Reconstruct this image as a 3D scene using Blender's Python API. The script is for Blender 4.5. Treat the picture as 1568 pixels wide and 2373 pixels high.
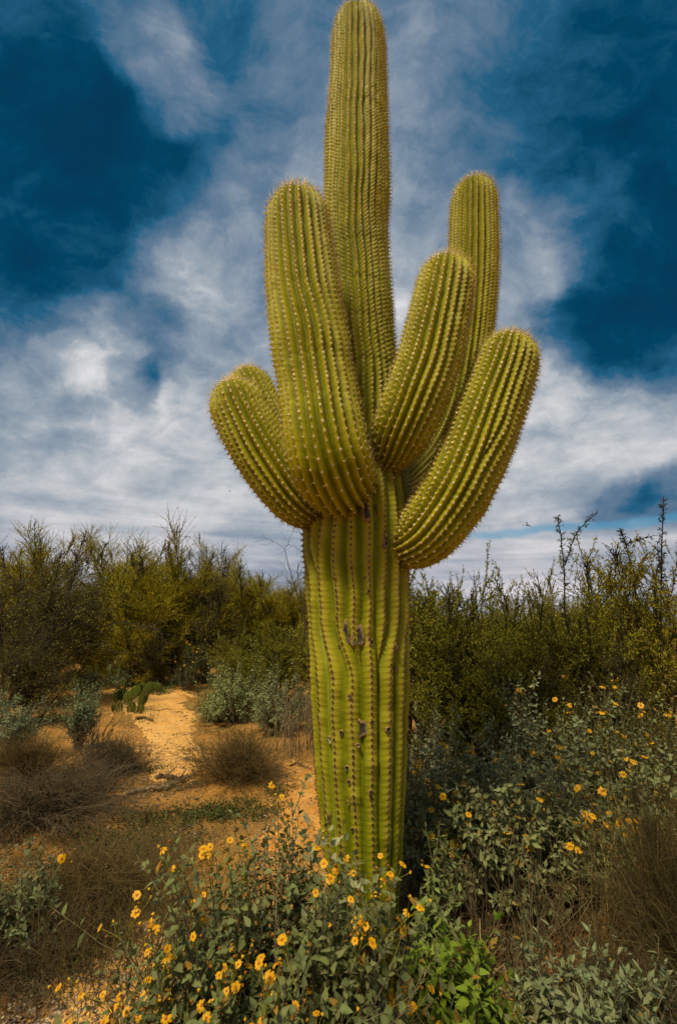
import bpy, math, random
import numpy as np
from mathutils import Vector, Matrix

for o in list(bpy.data.objects):
    bpy.data.objects.remove(o)
SC = bpy.context.scene
COL = SC.collection
random.seed(7)

# ------------------------------------------------------------------ camera
PITCH = math.radians(14.0)
CAM = np.array([0.0, 0.0, 1.5])
W0, H0 = 1568.0, 2372.0
LENS = 16.0
F = H0 * LENS / 36.0
cd = bpy.data.cameras.new("camera")
cam = bpy.data.objects.new("camera", cd)
COL.objects.link(cam)
cam.location = CAM
cam.rotation_euler = (math.radians(90) + PITCH, 0, 0)
cd.sensor_fit = 'VERTICAL'
cd.sensor_height = 36.0
cd.lens = LENS
cd.clip_start = 0.05
cd.clip_end = 3000
SC.camera = cam
FWD = np.array([0, math.cos(PITCH), math.sin(PITCH)])
UPV = np.array([0, -math.sin(PITCH), math.cos(PITCH)])


def raydir(px, py):
    u = (px - W0 / 2) / F
    v = (H0 / 2 - py) / F
    return FWD + np.array([u, 0, 0]) + v * UPV


def P(px, py, Y):
    """point seen at photo position (px, py), at distance Y down the view direction"""
    d = raydir(px, py)
    return CAM + d * (Y / d[1])


def G(px, py):
    """ground point seen at (px, py)"""
    d = raydir(px, py)
    return CAM + d * (-CAM[2] / d[2])


def depth(p):
    return float(np.dot(np.asarray(p) - CAM, FWD))


# ------------------------------------------------------------------ light and exposure
SUN_EL, SUN_AZ = math.radians(57), math.radians(-150)   # azimuth measured from +Y towards +X
EXPO = 0.55
sun_dir = np.array([math.sin(SUN_AZ) * math.cos(SUN_EL), math.cos(SUN_AZ) * math.cos(SUN_EL), math.sin(SUN_EL)])
sd = bpy.data.lights.new("sun", 'SUN')
sd.energy = 2.95
sd.angle = math.radians(11)
sd.color = (1.0, 0.86, 0.54)
so = bpy.data.objects.new("sun", sd)
COL.objects.link(so)
so.rotation_euler = Vector(sun_dir).to_track_quat('Z', 'Y').to_euler()
so.location = (0, 0, 20)
SC.view_settings.view_transform = 'Standard'
SC.view_settings.look = 'None'
SC.view_settings.gamma = 1.0
SC.view_settings.exposure = EXPO
SC.view_settings.use_curve_mapping = False
SC.render.engine = 'CYCLES'
SC.cycles.max_bounces = 5
SC.cycles.diffuse_bounces = 3
SC.cycles.transparent_max_bounces = 8


class NT:
    def __init__(s, tree):
        s.t = tree
        s.n = tree.nodes
        s.l = tree.links

    def node(s, typ, **kw):
        n = s.n.new(typ)
        for k, v in kw.items():
            setattr(n, k, v)
        return n

    def put(s, sock, v):
        if hasattr(v, 'links') or isinstance(v, bpy.types.NodeSocket):
            s.l.new(v, sock)
        else:
            sock.default_value = v

    def math(s, op, a, b=None, c=None, clamp=False):
        n = s.node('ShaderNodeMath', operation=op, use_clamp=clamp)
        s.put(n.inputs[0], a)
        if b is not None:
            s.put(n.inputs[1], b)
        if c is not None:
            s.put(n.inputs[2], c)
        return n.outputs[0]

    def vmath(s, op, a, b=None, scale=None):
        n = s.node('ShaderNodeVectorMath', operation=op)
        s.put(n.inputs[0], a)
        if b is not None:
            s.put(n.inputs[1], b)
        if scale is not None:
            s.put(n.inputs['Scale'], scale)
        return n.outputs['Value'] if op in ('DOT_PRODUCT', 'LENGTH') else n.outputs['Vector']

    def noise(s, vec, scale, detail=4, rough=0.5, dist=0.0, out='Fac'):
        n = s.node('ShaderNodeTexNoise')
        if vec is not None:
            s.l.new(vec, n.inputs['Vector'])
        n.inputs['Scale'].default_value = scale
        n.inputs['Detail'].default_value = detail
        n.inputs['Roughness'].default_value = rough
        n.inputs['Distortion'].default_value = dist
        return n.outputs[out]

    def ramp(s, fac, stops, interp='LINEAR'):
        n = s.node('ShaderNodeValToRGB')
        n.color_ramp.interpolation = interp
        el = n.color_ramp.elements
        while len(el) < len(stops):
            el.new(0.5)
        for e, (p, c) in zip(el, stops):
            e.position = p
            e.color = (c[0], c[1], c[2], 1)
        s.l.new(fac, n.inputs[0])
        return n.outputs[0]

    def mapr(s, v, a, b, c=0.0, d=1.0, kind='LINEAR'):
        n = s.node('ShaderNodeMapRange', interpolation_type=kind)
        s.l.new(v, n.inputs[0])
        for i, x in enumerate((a, b, c, d)):
            n.inputs[i + 1].default_value = x
        return n.outputs[0]

    def mix(s, fac, a, b, blend='MIX'):
        n = s.node('ShaderNodeMix', data_type='RGBA', blend_type=blend)
        s.put(n.inputs[0], fac)
        s.put(n.inputs[6], a)
        s.put(n.inputs[7], b)
        return n.outputs[2]


# ------------------------------------------------------------------ sky (world)
world = bpy.data.worlds.new("World")
SC.world = world
world.use_nodes = True
world.node_tree.nodes.clear()
w = NT(world.node_tree)
STR = 0.1
sky = w.node('ShaderNodeTexSky', sky_type='NISHITA')
sky.sun_disc = False
sky.sun_elevation = SUN_EL
sky.sun_rotation = SUN_AZ
tc = w.node('ShaderNodeTexCoord')
D = tc.outputs['Generated']
sepd = w.node('ShaderNodeSeparateXYZ')
w.l.new(D, sepd.inputs[0])
zc = w.math('ADD', w.math('MAXIMUM', sepd.outputs[2], 0.0), 0.16)
inv = w.math('DIVIDE', 1.0, zc)
plane = w.vmath('SCALE', D, scale=inv)           # the cloud layer seen in perspective
comb = w.node('ShaderNodeCombineXYZ')
sp = w.node('ShaderNodeSeparateXYZ')
w.l.new(plane, sp.inputs[0])
w.l.new(sp.outputs[0], comb.inputs[0])
w.l.new(sp.outputs[1], comb.inputs[1])
cl = comb.outputs[0]
warpc = w.noise(cl, 1.3, 3, 0.5, out='Color')
warp = w.vmath('SCALE', w.vmath('SUBTRACT', warpc, (0.5, 0.5, 0.5)), scale=0.35)
cl2 = w.vmath('ADD', cl, warp)
fine = w.noise(cl2, 2.6, 10, 0.60, 0.15)
big = w.noise(cl2, 0.8, 4, 0.5)
warpd = w.vmath('SCALE', w.vmath('SUBTRACT', w.noise(D, 3.0, 6, 0.6, out='Color'), (0.5, 0.5, 0.5)), scale=0.21)
DW = w.vmath('NORMALIZE', w.vmath('ADD', D, warpd))
blobs = [  # place in the sky (as seen from the camera), angular radius, cloud amount added or taken away
    (20, 560, 17, -.26), (170, 330, 11, -.15), (40, 200, 12, -.10), (400, 330, 5, -.10), (0, 790, 6, -.12), (230, 330, 6, -.08),
    (350, 780, 3.6, -.16), (310, 895, 2.6, -.32), (190, 960, 2.8, -.22), (140, 1000, 8, .12),
    (1570, 690, 9, -.52), (1410, 715, 5.5, -.36), (1340, 740, 4, -.12), (1590, 480, 9, -.24), (1500, 330, 10, -.12), (1270, 765, 4, -.10), (1390, 450, 5, -.08), (1480, 120, 12, -.12), (1300, 180, 8, -.06),
    (1560, 1165, 3.5, -.36), (1440, 1172, 2.6, -.22), (480, 20, 5, -.14), (270, 30, 6, -.08),
    (330, 110, 4.0, .22), (400, 210, 4.2, .24), (130, 90, 4, .14), (350, 290, 3, .14), (200, 160, 3, .10),
    (470, 620, 6, .24), (400, 690, 5, .18), (210, 790, 4.5, .30), (110, 870, 4.5, .26), (260, 850, 3, .14), (370, 540, 3, .12),
    (890, 740, 11, .22), (760, 400, 10, .06), (880, 930, 14, .16), (430, 1020, 10, .18), (1430, 590, 3.5, .26), (1340, 540, 4.5, .18), (1250, 520, 5, .10),
    (1250, 930, 9, .18), (1450, 900, 7, .22), (1100, 1180, 10, .14), (300, 1150, 10, .14), (1000, 1330, 14, .08), (620, 1050, 8, .12), (150, 1100, 9, .10), (1500, 1000, 6, .14),
]
acc = None
for (bx, by, rad, amp) in blobs:
    d = raydir(bx, by)
    d = d / np.linalg.norm(d)
    dt = w.vmath('DOT_PRODUCT', DW, tuple(d))
    m = w.mapr(dt, math.cos(math.radians(rad * 1.45)), math.cos(math.radians(rad * .25)), 0.0, amp, 'SMOOTHERSTEP')
    acc = m if acc is None else w.math('ADD', acc, m)
elev = w.mapr(sepd.outputs[2], 0.08, 0.55, 0.34, 0.0, 'LINEAR')
mott = w.noise(DW, 5.0, 10, 0.68)
cov = w.math('ADD', acc, 0.545)
cov = w.math('ADD', cov, w.math('MULTIPLY', w.math('SUBTRACT', mott, 0.5), 0.55))
cov = w.math('ADD', cov, elev)
cov = w.math('ADD', w.math('MULTIPLY', w.math('TANH', w.math('MULTIPLY', w.math('SUBTRACT', cov, .5), 2.2)), .41), .52)
cov = w.math('ADD', cov, w.math('MULTIPLY', w.math('SUBTRACT', fine, 0.5), w.mapr(sepd.outputs[2], .15, .5, .24, .85)))
std = w.node('ShaderNodeMapping')
std.inputs['Rotation'].default_value = (0.3, 0.6, 0.4)
std.inputs['Scale'].default_value = (5.0, 14.0, 9.0)
w.l.new(DW, std.inputs[0])
wisp = w.noise(std.outputs[0], 1.5, 9, 0.66, 0.4)
cov = w.math('ADD', cov, w.math('MULTIPLY', w.math('SUBTRACT', wisp, 0.5), w.mapr(sepd.outputs[2], .12, .4, .08, .42)))
cov = w.math('ADD', cov, w.math('MULTIPLY', w.math('SUBTRACT', big, 0.5), 0.35))
# a thin band of open sky and flat cloud streaks low over the horizon
zz = w.math('ADD', sepd.outputs[2], w.math('MULTIPLY', w.math('SUBTRACT', w.noise(D, 9.0, 4, 0.55), 0.5), 0.035))
bandx = w.mapr(sepd.outputs[0], 0.1, 0.35, 0.0, 1.0, 'SMOOTHSTEP')
band = w.math('MULTIPLY', w.math('MULTIPLY', w.mapr(zz, 0.172, 0.182, 0, 1, 'SMOOTHSTEP'), w.mapr(zz, 0.198, 0.187, 0, 1, 'SMOOTHSTEP')), bandx)
strk = w.node('ShaderNodeMapping')
strk.inputs['Scale'].default_value = (1.5, 1.5, 26)
w.l.new(D, strk.inputs[0])
streak = w.noise(strk.outputs[0], 1.6, 5, 0.55, 0.3)
lowm = w.mapr(sepd.outputs[2], 0.12, 0.34, 1.0, 0.0, 'SMOOTHSTEP')
cov = w.math('ADD', cov, w.math('MULTIPLY', w.math('MULTIPLY', w.math('SUBTRACT', streak, 0.5), 0.38), lowm))
k = 1.0 / (STR * 2 ** EXPO)


def kc(c):
    return tuple(x * k for x in c)


# colour ramps are clamped to 1 in their stops' use here, so keep them in display range and scale after
crgb = w.ramp(cov, [(0.0, (.0005, .020, .058)), (.20, (.001, .056, .125)), (.36, (.018, .115, .222)), (.55, (.128, .205, .305)), (.74, (.31, .37, .44)), (.87, (.55, .57, .60)), (.98, (.76, .75, .77))])
lowc = w.mix(w.mapr(sepd.outputs[2], 0.02, 0.3, 1.0, 0.0, 'SMOOTHSTEP'), crgb, (1.0, .94, .97, 1), 'MULTIPLY')
ccol = w.mix(1.0, lowc, (k, k, k, 1), 'MULTIPLY')
clear = w.mix(1.0, sky.outputs[0], (.10, .62, .72, 1), 'MULTIPLY')
clear = w.mix(w.math('MULTIPLY', w.mapr(sepd.outputs[2], 0.1, 0.6, 0.0, 1.0), 0.55), clear, kc((.0, .05, .12)) + (1,))
cover = w.mapr(cov, -0.05, 0.22, 0.75, 1.0, 'SMOOTHSTEP')
col = w.mix(cover, clear, ccol)
col = w.mix(w.math('MULTIPLY', band, .6), col, kc((.07, .31, .50)) + (1,))
bg = w.node('ShaderNodeBackground')
w.l.new(col, bg.inputs[0])
bg.inputs[1].default_value = STR
wo = w.node('ShaderNodeOutputWorld')
w.l.new(bg.outputs[0], wo.inputs[0])


# ------------------------------------------------------------------ materials
def new_mat(name):
    m = bpy.data.materials.new(name)
    m.use_nodes = True
    m.node_tree.nodes.clear()
    return m, NT(m.node_tree)


def plant_mat(name, rough=0.6, transl=0.0, var=0.35, nscale=30.0, bump=0.0, bscale=80.0, tint=(1, 1, 1), spec=0.3):
    m, n = new_mat(name)
    at = n.node('ShaderNodeAttribute', attribute_name='col')
    tcn = n.node('ShaderNodeTexCoord')
    nz = n.noise(tcn.outputs['Object'], nscale, 5, 0.6)
    f = n.mapr(nz, 0.25, 0.75, 1 - var, 1 + var)
    cc = n.vmath('SCALE', at.outputs['Color'], scale=f)
    cc = n.vmath('MULTIPLY', cc, tint)
    b = n.node('ShaderNodeBsdfPrincipled')
    n.l.new(cc, b.inputs['Base Color'])
    b.inputs['Roughness'].default_value = rough
    b.inputs['Specular IOR Level'].default_value = spec
    if bump:
        bn = n.node('ShaderNodeBump')
        bn.inputs['Strength'].default_value = bump
        bn.inputs['Distance'].default_value = 0.01
        n.l.new(n.noise(tcn.outputs['Object'], bscale, 6, 0.65), bn.inputs['Height'])
        n.l.new(bn.outputs[0], b.inputs['Normal'])
    out = n.node('ShaderNodeOutputMaterial')
    if transl:
        t = n.node('ShaderNodeBsdfTranslucent')
        n.l.new(n.vmath('MULTIPLY', cc, (1.1, 1.15, .6)), t.inputs[0])
        mx = n.node('ShaderNodeMixShader')
        mx.inputs[0].default_value = transl
        n.l.new(b.outputs[0], mx.inputs[1])
        n.l.new(t.outputs[0], mx.inputs[2])
        n.l.new(mx.outputs[0], out.inputs[0])
    else:
        n.l.new(b.outputs[0], out.inputs[0])
    return m


M_LEAF = plant_mat("leaf_surface", 0.65, 0.25, 0.22, 60, 0.25, 200)
M_TWIG = plant_mat("bark", 0.85, 0.0, 0.4, 40, 0.4, 150)
M_PETAL = plant_mat("petal", 0.5, 0.35, 0.12, 80)
M_SPINE = plant_mat("spine", 0.5, 0.3, 0.2, 50, spec=.4)
M_SCAR = plant_mat("corky_scar", 0.9, 0.0, 0.75, 70, 1.0, 110)
M_PEAR = plant_mat("prickly_pear_skin", 0.7, 0.0, 0.55, 34, 0.5, 60, spec=.1)
M_STONE = plant_mat("stone", 0.85, 0.0, 0.3, 60, 0.5, 120)


def cactus_material():
    m, n = new_mat("saguaro_skin")
    at = n.node('ShaderNodeAttribute', attribute_name='col')
    tcn = n.node('ShaderNodeTexCoord')
    ob = tcn.outputs['Object']
    big_ = n.noise(ob, 3.5, 4, 0.6)
    med = n.noise(ob, 22, 6, 0.65)
    stretch = n.node('ShaderNodeMapping')
    stretch.inputs['Scale'].default_value = (14, 14, 120)
    n.l.new(ob, stretch.inputs[0])
    wr = n.noise(stretch.outputs[0], 1.0, 4, 0.6, 0.4)
    f = n.math('ADD', n.mapr(big_, .3, .7, -.16, .16), n.mapr(med, .3, .7, .88, 1.12))
    cc = n.vmath('SCALE', at.outputs['Color'], scale=f)
    # yellowed patches and small brown flecks of the skin itself
    yel = n.mapr(n.noise(ob, 7.0, 5, .6), .5, .75, 0, .35)
    cc = n.mix(yel, cc, (.36, .30, .022, 1))
    fl = n.mapr(n.noise(ob, 95.0, 3, .55), .68, .74, 0, .7)
    cc = n.mix(fl, cc, (.20, .12, .03, 1))
    b = n.node('ShaderNodeBsdfPrincipled')
    n.l.new(cc, b.inputs['Base Color'])
    b.inputs['Roughness'].default_value = 0.55
    b.inputs['Specular IOR Level'].default_value = 0.18
    bn = n.node('ShaderNodeBump')
    bn.inputs['Strength'].default_value = 0.35
    bn.inputs['Distance'].default_value = 0.006
    n.l.new(n.math('ADD', n.math('MULTIPLY', wr, 1.0), n.math('MULTIPLY', med, .4)), bn.inputs['Height'])
    n.l.new(bn.outputs[0], b.inputs['Normal'])
    out = n.node('ShaderNodeOutputMaterial')
    n.l.new(b.outputs[0], out.inputs[0])
    return m


M_CACT = cactus_material()


def ground_material(name, path=False):
    m, n = new_mat(name)
    geo = n.node('ShaderNodeNewGeometry')
    p = geo.outputs['Position']
    a = n.noise(p, 0.55, 5, 0.6)
    bb = n.noise(p, 4.0, 6, 0.65)
    c = n.noise(p, 38.0, 5, 0.7)
    vo = n.node('ShaderNodeTexVoronoi')
    vo.inputs['Scale'].default_value = 55.0
    n.l.new(p, vo.inputs['Vector'])
    vo2 = n.node('ShaderNodeTexVoronoi')
    vo2.inputs['Scale'].default_value = 17.0
    n.l.new(p, vo2.inputs['Vector'])
    if path == 2:
        base = n.ramp(n.mapr(bb, .3, .7), [(0, (.46, .19, .030)), (1, (.70, .34, .07))])
    elif path:
        base = n.ramp(n.mapr(n.math('ADD', n.math('MULTIPLY', a, .5), n.math('MULTIPLY', bb, .5)), .3, .7), [(0, (.62, .29, .065)), (.5, (.74, .39, .11)), (1, (.80, .48, .16))])
    else:
        base = n.ramp(n.mapr(n.math('ADD', n.math('MULTIPLY', a, .6), n.math('MULTIPLY', bb, .4)), .3, .7), [(0, (.14, .082, .022)), (.4, (.28, .14, .030)), (.7, (.46, .21, .040)), (1, (.56, .31, .08))])
    stonec = n.ramp(n.node('ShaderNodeSeparateColor').outputs[0] if False else n.vmath('LENGTH', vo.outputs['Color']), [(0.3, (.16, .11, .06)), (.8, (.40, .28, .14)), (1.0, (.62, .52, .38))])
    smask = n.mapr(vo.outputs['Distance'], .0, .5, .55, .0)
    base = n.mix(n.math('MULTIPLY', smask, n.mapr(bb, .35, .6, .3, 1.0)), base, stonec)
    base = n.vmath('SCALE', base, scale=n.mapr(c, .25, .75, .7, 1.25))
    b = n.node('ShaderNodeBsdfPrincipled')
    n.l.new(base, b.inputs['Base Color'])
    b.inputs['Roughness'].default_value = 0.95
    b.inputs['Specular IOR Level'].default_value = 0.1
    h = n.math('ADD', n.math('MULTIPLY', c, .5), n.math('MULTIPLY', vo.outputs['Distance'], -.8))
    h = n.math('ADD', h, n.math('MULTIPLY', vo2.outputs['Distance'], -.6))
    h = n.math('ADD', h, n.math('MULTIPLY', n.noise(p, 7.0, 3, .5), 2.2))
    bn = n.node('ShaderNodeBump')
    bn.inputs['Strength'].default_value = 0.7
    bn.inputs['Distance'].default_value = 0.012
    n.l.new(h, bn.inputs['Height'])
    n.l.new(bn.outputs[0], b.inputs['Normal'])
    out = n.node('ShaderNodeOutputMaterial')
    n.l.new(b.outputs[0], out.inputs[0])
    return m


M_GROUND = ground_material("desert_soil")
M_PATH = ground_material("path_sand", True)
M_SOIL = ground_material("orange_soil", 2)


# ------------------------------------------------------------------ mesh helpers
def mesh_from(name, V, quads=None, tris=None, col=None, mat=None, smooth=False):
    me = bpy.data.meshes.new(name)
    V = np.asarray(V, np.float32)
    quads = np.zeros((0, 4), np.int32) if quads is None else np.asarray(quads, np.int32).reshape(-1, 4)
    tris = np.zeros((0, 3), np.int32) if tris is None else np.asarray(tris, np.int32).reshape(-1, 3)
    nl = quads.size + tris.size
    me.vertices.add(len(V))
    me.vertices.foreach_set('co', V.ravel())
    me.loops.add(nl)
    me.loops.foreach_set('vertex_index', np.concatenate([quads.ravel(), tris.ravel()]))
    me.polygons.add(len(quads) + len(tris))
    st = np.concatenate([np.arange(len(quads)) * 4, quads.size + np.arange(len(tris)) * 3]).astype(np.int32)
    me.polygons.foreach_set('loop_start', st)
    me.update(calc_edges=True)
    if smooth:
        me.polygons.foreach_set('use_smooth', np.ones(len(st), bool))
    if col is not None:
        col = np.asarray(col, np.float32)
        if col.ndim == 1:
            col = np.tile(col, (len(V), 1))
        c4 = np.ones((len(V), 4), np.float32)
        c4[:, :3] = col
        at = me.attributes.new('col', 'FLOAT_COLOR', 'POINT')
        at.data.foreach_set('color', c4.ravel())
    if mat:
        me.materials.append(mat)
    return me


class MB:
    def __init__(s):
        s.V, s.Q, s.T, s.C, s.n = [], [], [], [], 0

    def add(s, V, Q=None, T=None, C=(1, 1, 1)):
        V = np.asarray(V, float).reshape(-1, 3)
        if Q is not None and len(Q):
            s.Q.append(np.asarray(Q).reshape(-1, 4) + s.n)
        if T is not None and len(T):
            s.T.append(np.asarray(T).reshape(-1, 3) + s.n)
        C = np.asarray(C, float)
        if C.ndim == 1:
            C = np.tile(C, (len(V), 1))
        s.V.append(V)
        s.C.append(C)
        s.n += len(V)

    def mesh(s, name, mat, smooth=False):
        return mesh_from(name, np.concatenate(s.V), np.concatenate(s.Q) if s.Q else None, np.concatenate(s.T) if s.T else None, np.concatenate(s.C), mat, smooth)


def link(name, data, parent=None, kind=None, label=None, cat=None, group=None, loc=None):
    o = bpy.data.objects.new(name, data)
    COL.objects.link(o)
    if parent is not None:
        o.parent = parent
    if loc is not None:
        o.location = loc
    for k_, v_ in (('kind', kind), ('label', label), ('category', cat), ('group', group)):
        if v_:
            o[k_] = v_
    return o


def unit(a):
    return a / np.maximum(np.linalg.norm(a, axis=-1, keepdims=True), 1e-9)


def perp(d):
    ref = np.where(np.abs(d[..., 2:3]) < 0.9, np.array([0, 0, 1.0]), np.array([1.0, 0, 0]))
    a = unit(np.cross(d, ref))
    return a, np.cross(d, a)


def grow(rng, start, dirs, lens, K=5, noise=0.2, up=0.0, droop=0.0):
    n = len(start)
    paths = np.zeros((n, K, 3))
    paths[:, 0] = start
    d = unit(dirs)
    step = (lens / (K - 1))[:, None]
    for i in range(1, K):
        d = unit(d + rng.normal(0, noise, (n, 3)) + np.array([0, 0, up - droop * i / K]))
        paths[:, i] = paths[:, i - 1] + d * step
    return paths


def path_len(p):
    return np.linalg.norm(np.diff(p, axis=1), axis=2).sum(1)


def at_path(paths, idx, t):
    K = paths.shape[1]
    x = np.clip(t, 0, 0.9999) * (K - 1)
    i = x.astype(int)
    f = (x - i)[:, None]
    a = paths[idx, i]
    b = paths[idx, i + 1]
    return a * (1 - f) + b * f, unit(b - a)


def children_of(rng, paths, m, t0=.2, t1=1., ang=.6, ratio=.5, K=4, noise=.15, up=.05, droop=0., vary=.35, taper=0.0):
    n = len(paths)
    idx = np.repeat(np.arange(n), m)
    t = rng.uniform(t0, t1, n * m)
    p, d = at_path(paths, idx, t)
    a, b = perp(d)
    ph = rng.uniform(0, 2 * np.pi, n * m)[:, None]
    an = rng.normal(ang, ang * .25, n * m)[:, None]
    dd = d * np.cos(an) + (a * np.cos(ph) + b * np.sin(ph)) * np.sin(an)
    L = path_len(paths)[idx] * ratio * rng.uniform(1 - vary, 1 + vary, n * m) * (1 - taper * t)
    return grow(rng, p, dd, L, K, noise, up, droop), idx, t


def tubes(paths, r0, r1, sides=3):
    n, K, _ = paths.shape
    tg = np.zeros_like(paths)
    tg[:, 1:-1] = paths[:, 2:] - paths[:, :-2]
    tg[:, 0] = paths[:, 1] - paths[:, 0]
    tg[:, -1] = paths[:, -1] - paths[:, -2]
    tg = unit(tg)
    a, b = perp(tg)
    r0 = np.broadcast_to(np.asarray(r0, float), (n,))
    r1 = np.broadcast_to(np.asarray(r1, float), (n,))
    tt = np.linspace(0, 1, K)[None]
    r = (r0[:, None] * (1 - tt) + r1[:, None] * tt)[..., None, None]
    ph = np.arange(sides) / sides * 2 * np.pi
    ring = a[:, :, None] * np.cos(ph)[None, None, :, None] + b[:, :, None] * np.sin(ph)[None, None, :, None]
    V = (paths[:, :, None] + ring * r).reshape(-1, 3)
    base = (np.arange(n) * K * sides)[:, None, None]
    i = (np.arange(K - 1) * sides)[None, :, None]
    j = np.arange(sides)[None, None]
    j2 = (j + 1) % sides
    q = np.stack([base + i + j, base + i + j2, base + i + sides + j2, base + i + sides + j], -1).reshape(-1, 4)
    return V, q


def vcol(rng, n, per, c, var=.15, hue=.06):
    c = np.asarray(c, float)
    f = rng.normal(1, var, (n, 1)).clip(.45, 1.7)
    h = rng.normal(0, hue, (n, 3))
    cc = (c[None] * f * (1 + h)).clip(0, 1)
    return np.repeat(cc, per, axis=0)


# leaf template: a folded, slightly curved blade of 8 triangles, length 1 along x
def leaf_tpl(wd=.5, fold=.25, curve=.15):
    V = [(0, 0, 0), (.28, -wd * .46, 0), (.28, 0, 0), (.28, wd * .46, 0), (.62, -wd * .34, 0), (.62, 0, 0), (.62, wd * .34, 0), (1, 0, 0)]
    V = np.array(V, float)
    V[:, 2] = fold * np.abs(V[:, 1]) - curve * V[:, 0] ** 2
    T = [(0, 1, 2), (0, 2, 3), (1, 4, 5), (1, 5, 2), (2, 5, 6), (2, 6, 3), (4, 7, 5), (5, 7, 6)]
    return V, np.array(T)


def kite_tpl(wd):
    V = np.array([(0, 0, 0), (.42, -wd * .46, .05), (.42, wd * .46, .05), (.45, 0, -.03), (1, 0, -.08)], float)
    return V, np.array([(0, 1, 3), (0, 3, 2), (1, 4, 3), (3, 4, 2)])


def fine_leaf(wd, fold, curve, wave):
    ts = [0, .1, .24, .4, .56, .72, .86, 1.0]
    ws = [.04, .30, .47, .48, .38, .25, .12, .0]
    V, T = [], []
    for t, w_ in zip(ts, ws):
        yy = w_ * wd
        z = -curve * t * t
        zz = z + fold * yy + wave * math.sin(t * 9) * w_
        V += [(t, -yy, zz), (t, 0, z), (t, yy, zz - wave * .5 * w_)]
    for i in range(len(ts) - 1):
        a = 3 * i
        for k_ in (0, 1):
            T += [(a + k_, a + 3 + k_, a + 4 + k_), (a + k_, a + 4 + k_, a + 1 + k_)]
    return np.array(V), np.array(T)


def diamond_tpl(wd=.5):
    V = np.array([(0, 0, 0), (.5, -wd / 2, .06), (.5, wd / 2, .06), (1, 0, 0)], float)
    return V, np.array([(0, 1, 2), (1, 3, 2)])


def place(tpl, pos, d, nrm, size):
    V, T = tpl
    x = unit(d)
    z = unit(nrm - x * np.sum(nrm * x, -1, keepdims=True))
    y = np.cross(z, x)
    s = size[:, None, None] if np.ndim(size) else size
    W = pos[:, None] + s * (V[None, :, 0, None] * x[:, None] + V[None, :, 1, None] * y[:, None] + V[None, :, 2, None] * z[:, None])
    TT = (np.arange(len(pos)) * len(V))[:, None, None] + T[None]
    return W.reshape(-1, 3), TT.reshape(-1, 3)


def in_view(p, margin=60):
    r = np.asarray(p) - CAM
    z = r @ FWD
    x = W0 / 2 + F * r[..., 0] / z
    y = H0 / 2 - F * (r @ UPV) / z
    return (z > .2) & (x > -margin) & (x < W0 + margin) & (y > -margin) & (y < H0 + margin)


# ------------------------------------------------------------------ ground
def hz(x, y):
    x = np.asarray(x, float)
    y = np.asarray(y, float)
    far = np.clip((np.hypot(x, y) - 3) / 12, 0, 1)
    near = .012 * np.sin(3.1 * x + 1.7) * np.cos(2.7 * y + .5) + .008 * np.sin(7.3 * x - 4.1 * y) + .004 * np.sin(17 * x + 11 * y)
    return near + far * (.07 * np.sin(.8 * x + .3) * np.cos(.63 * y + 1.1) + .04 * np.sin(1.9 * x - 1.3 * y))


def make_ground():
    n = 240
    u = np.linspace(-1, 1, n)
    g = np.sinh(u * 6.2) / np.sinh(6.2) * 900
    X, Y = np.meshgrid(g, g + 4.0, indexing='ij')
    rng = np.random.default_rng(3)
    Z = hz(X, Y)
    Z = np.where(np.hypot(X, Y) > 120, Z * .2, Z)
    V = np.stack([X, Y, Z], -1).reshape(-1, 3)
    i = np.arange(n - 1)[:, None] * n + np.arange(n - 1)[None]
    q = np.stack([i, i + n, i + n + 1, i + 1], -1).reshape(-1, 4)
    link("ground", mesh_from("ground", V, q, mat=M_GROUND, smooth=True), kind='structure', label="orange brown desert soil with small stones")


make_ground()


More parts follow.
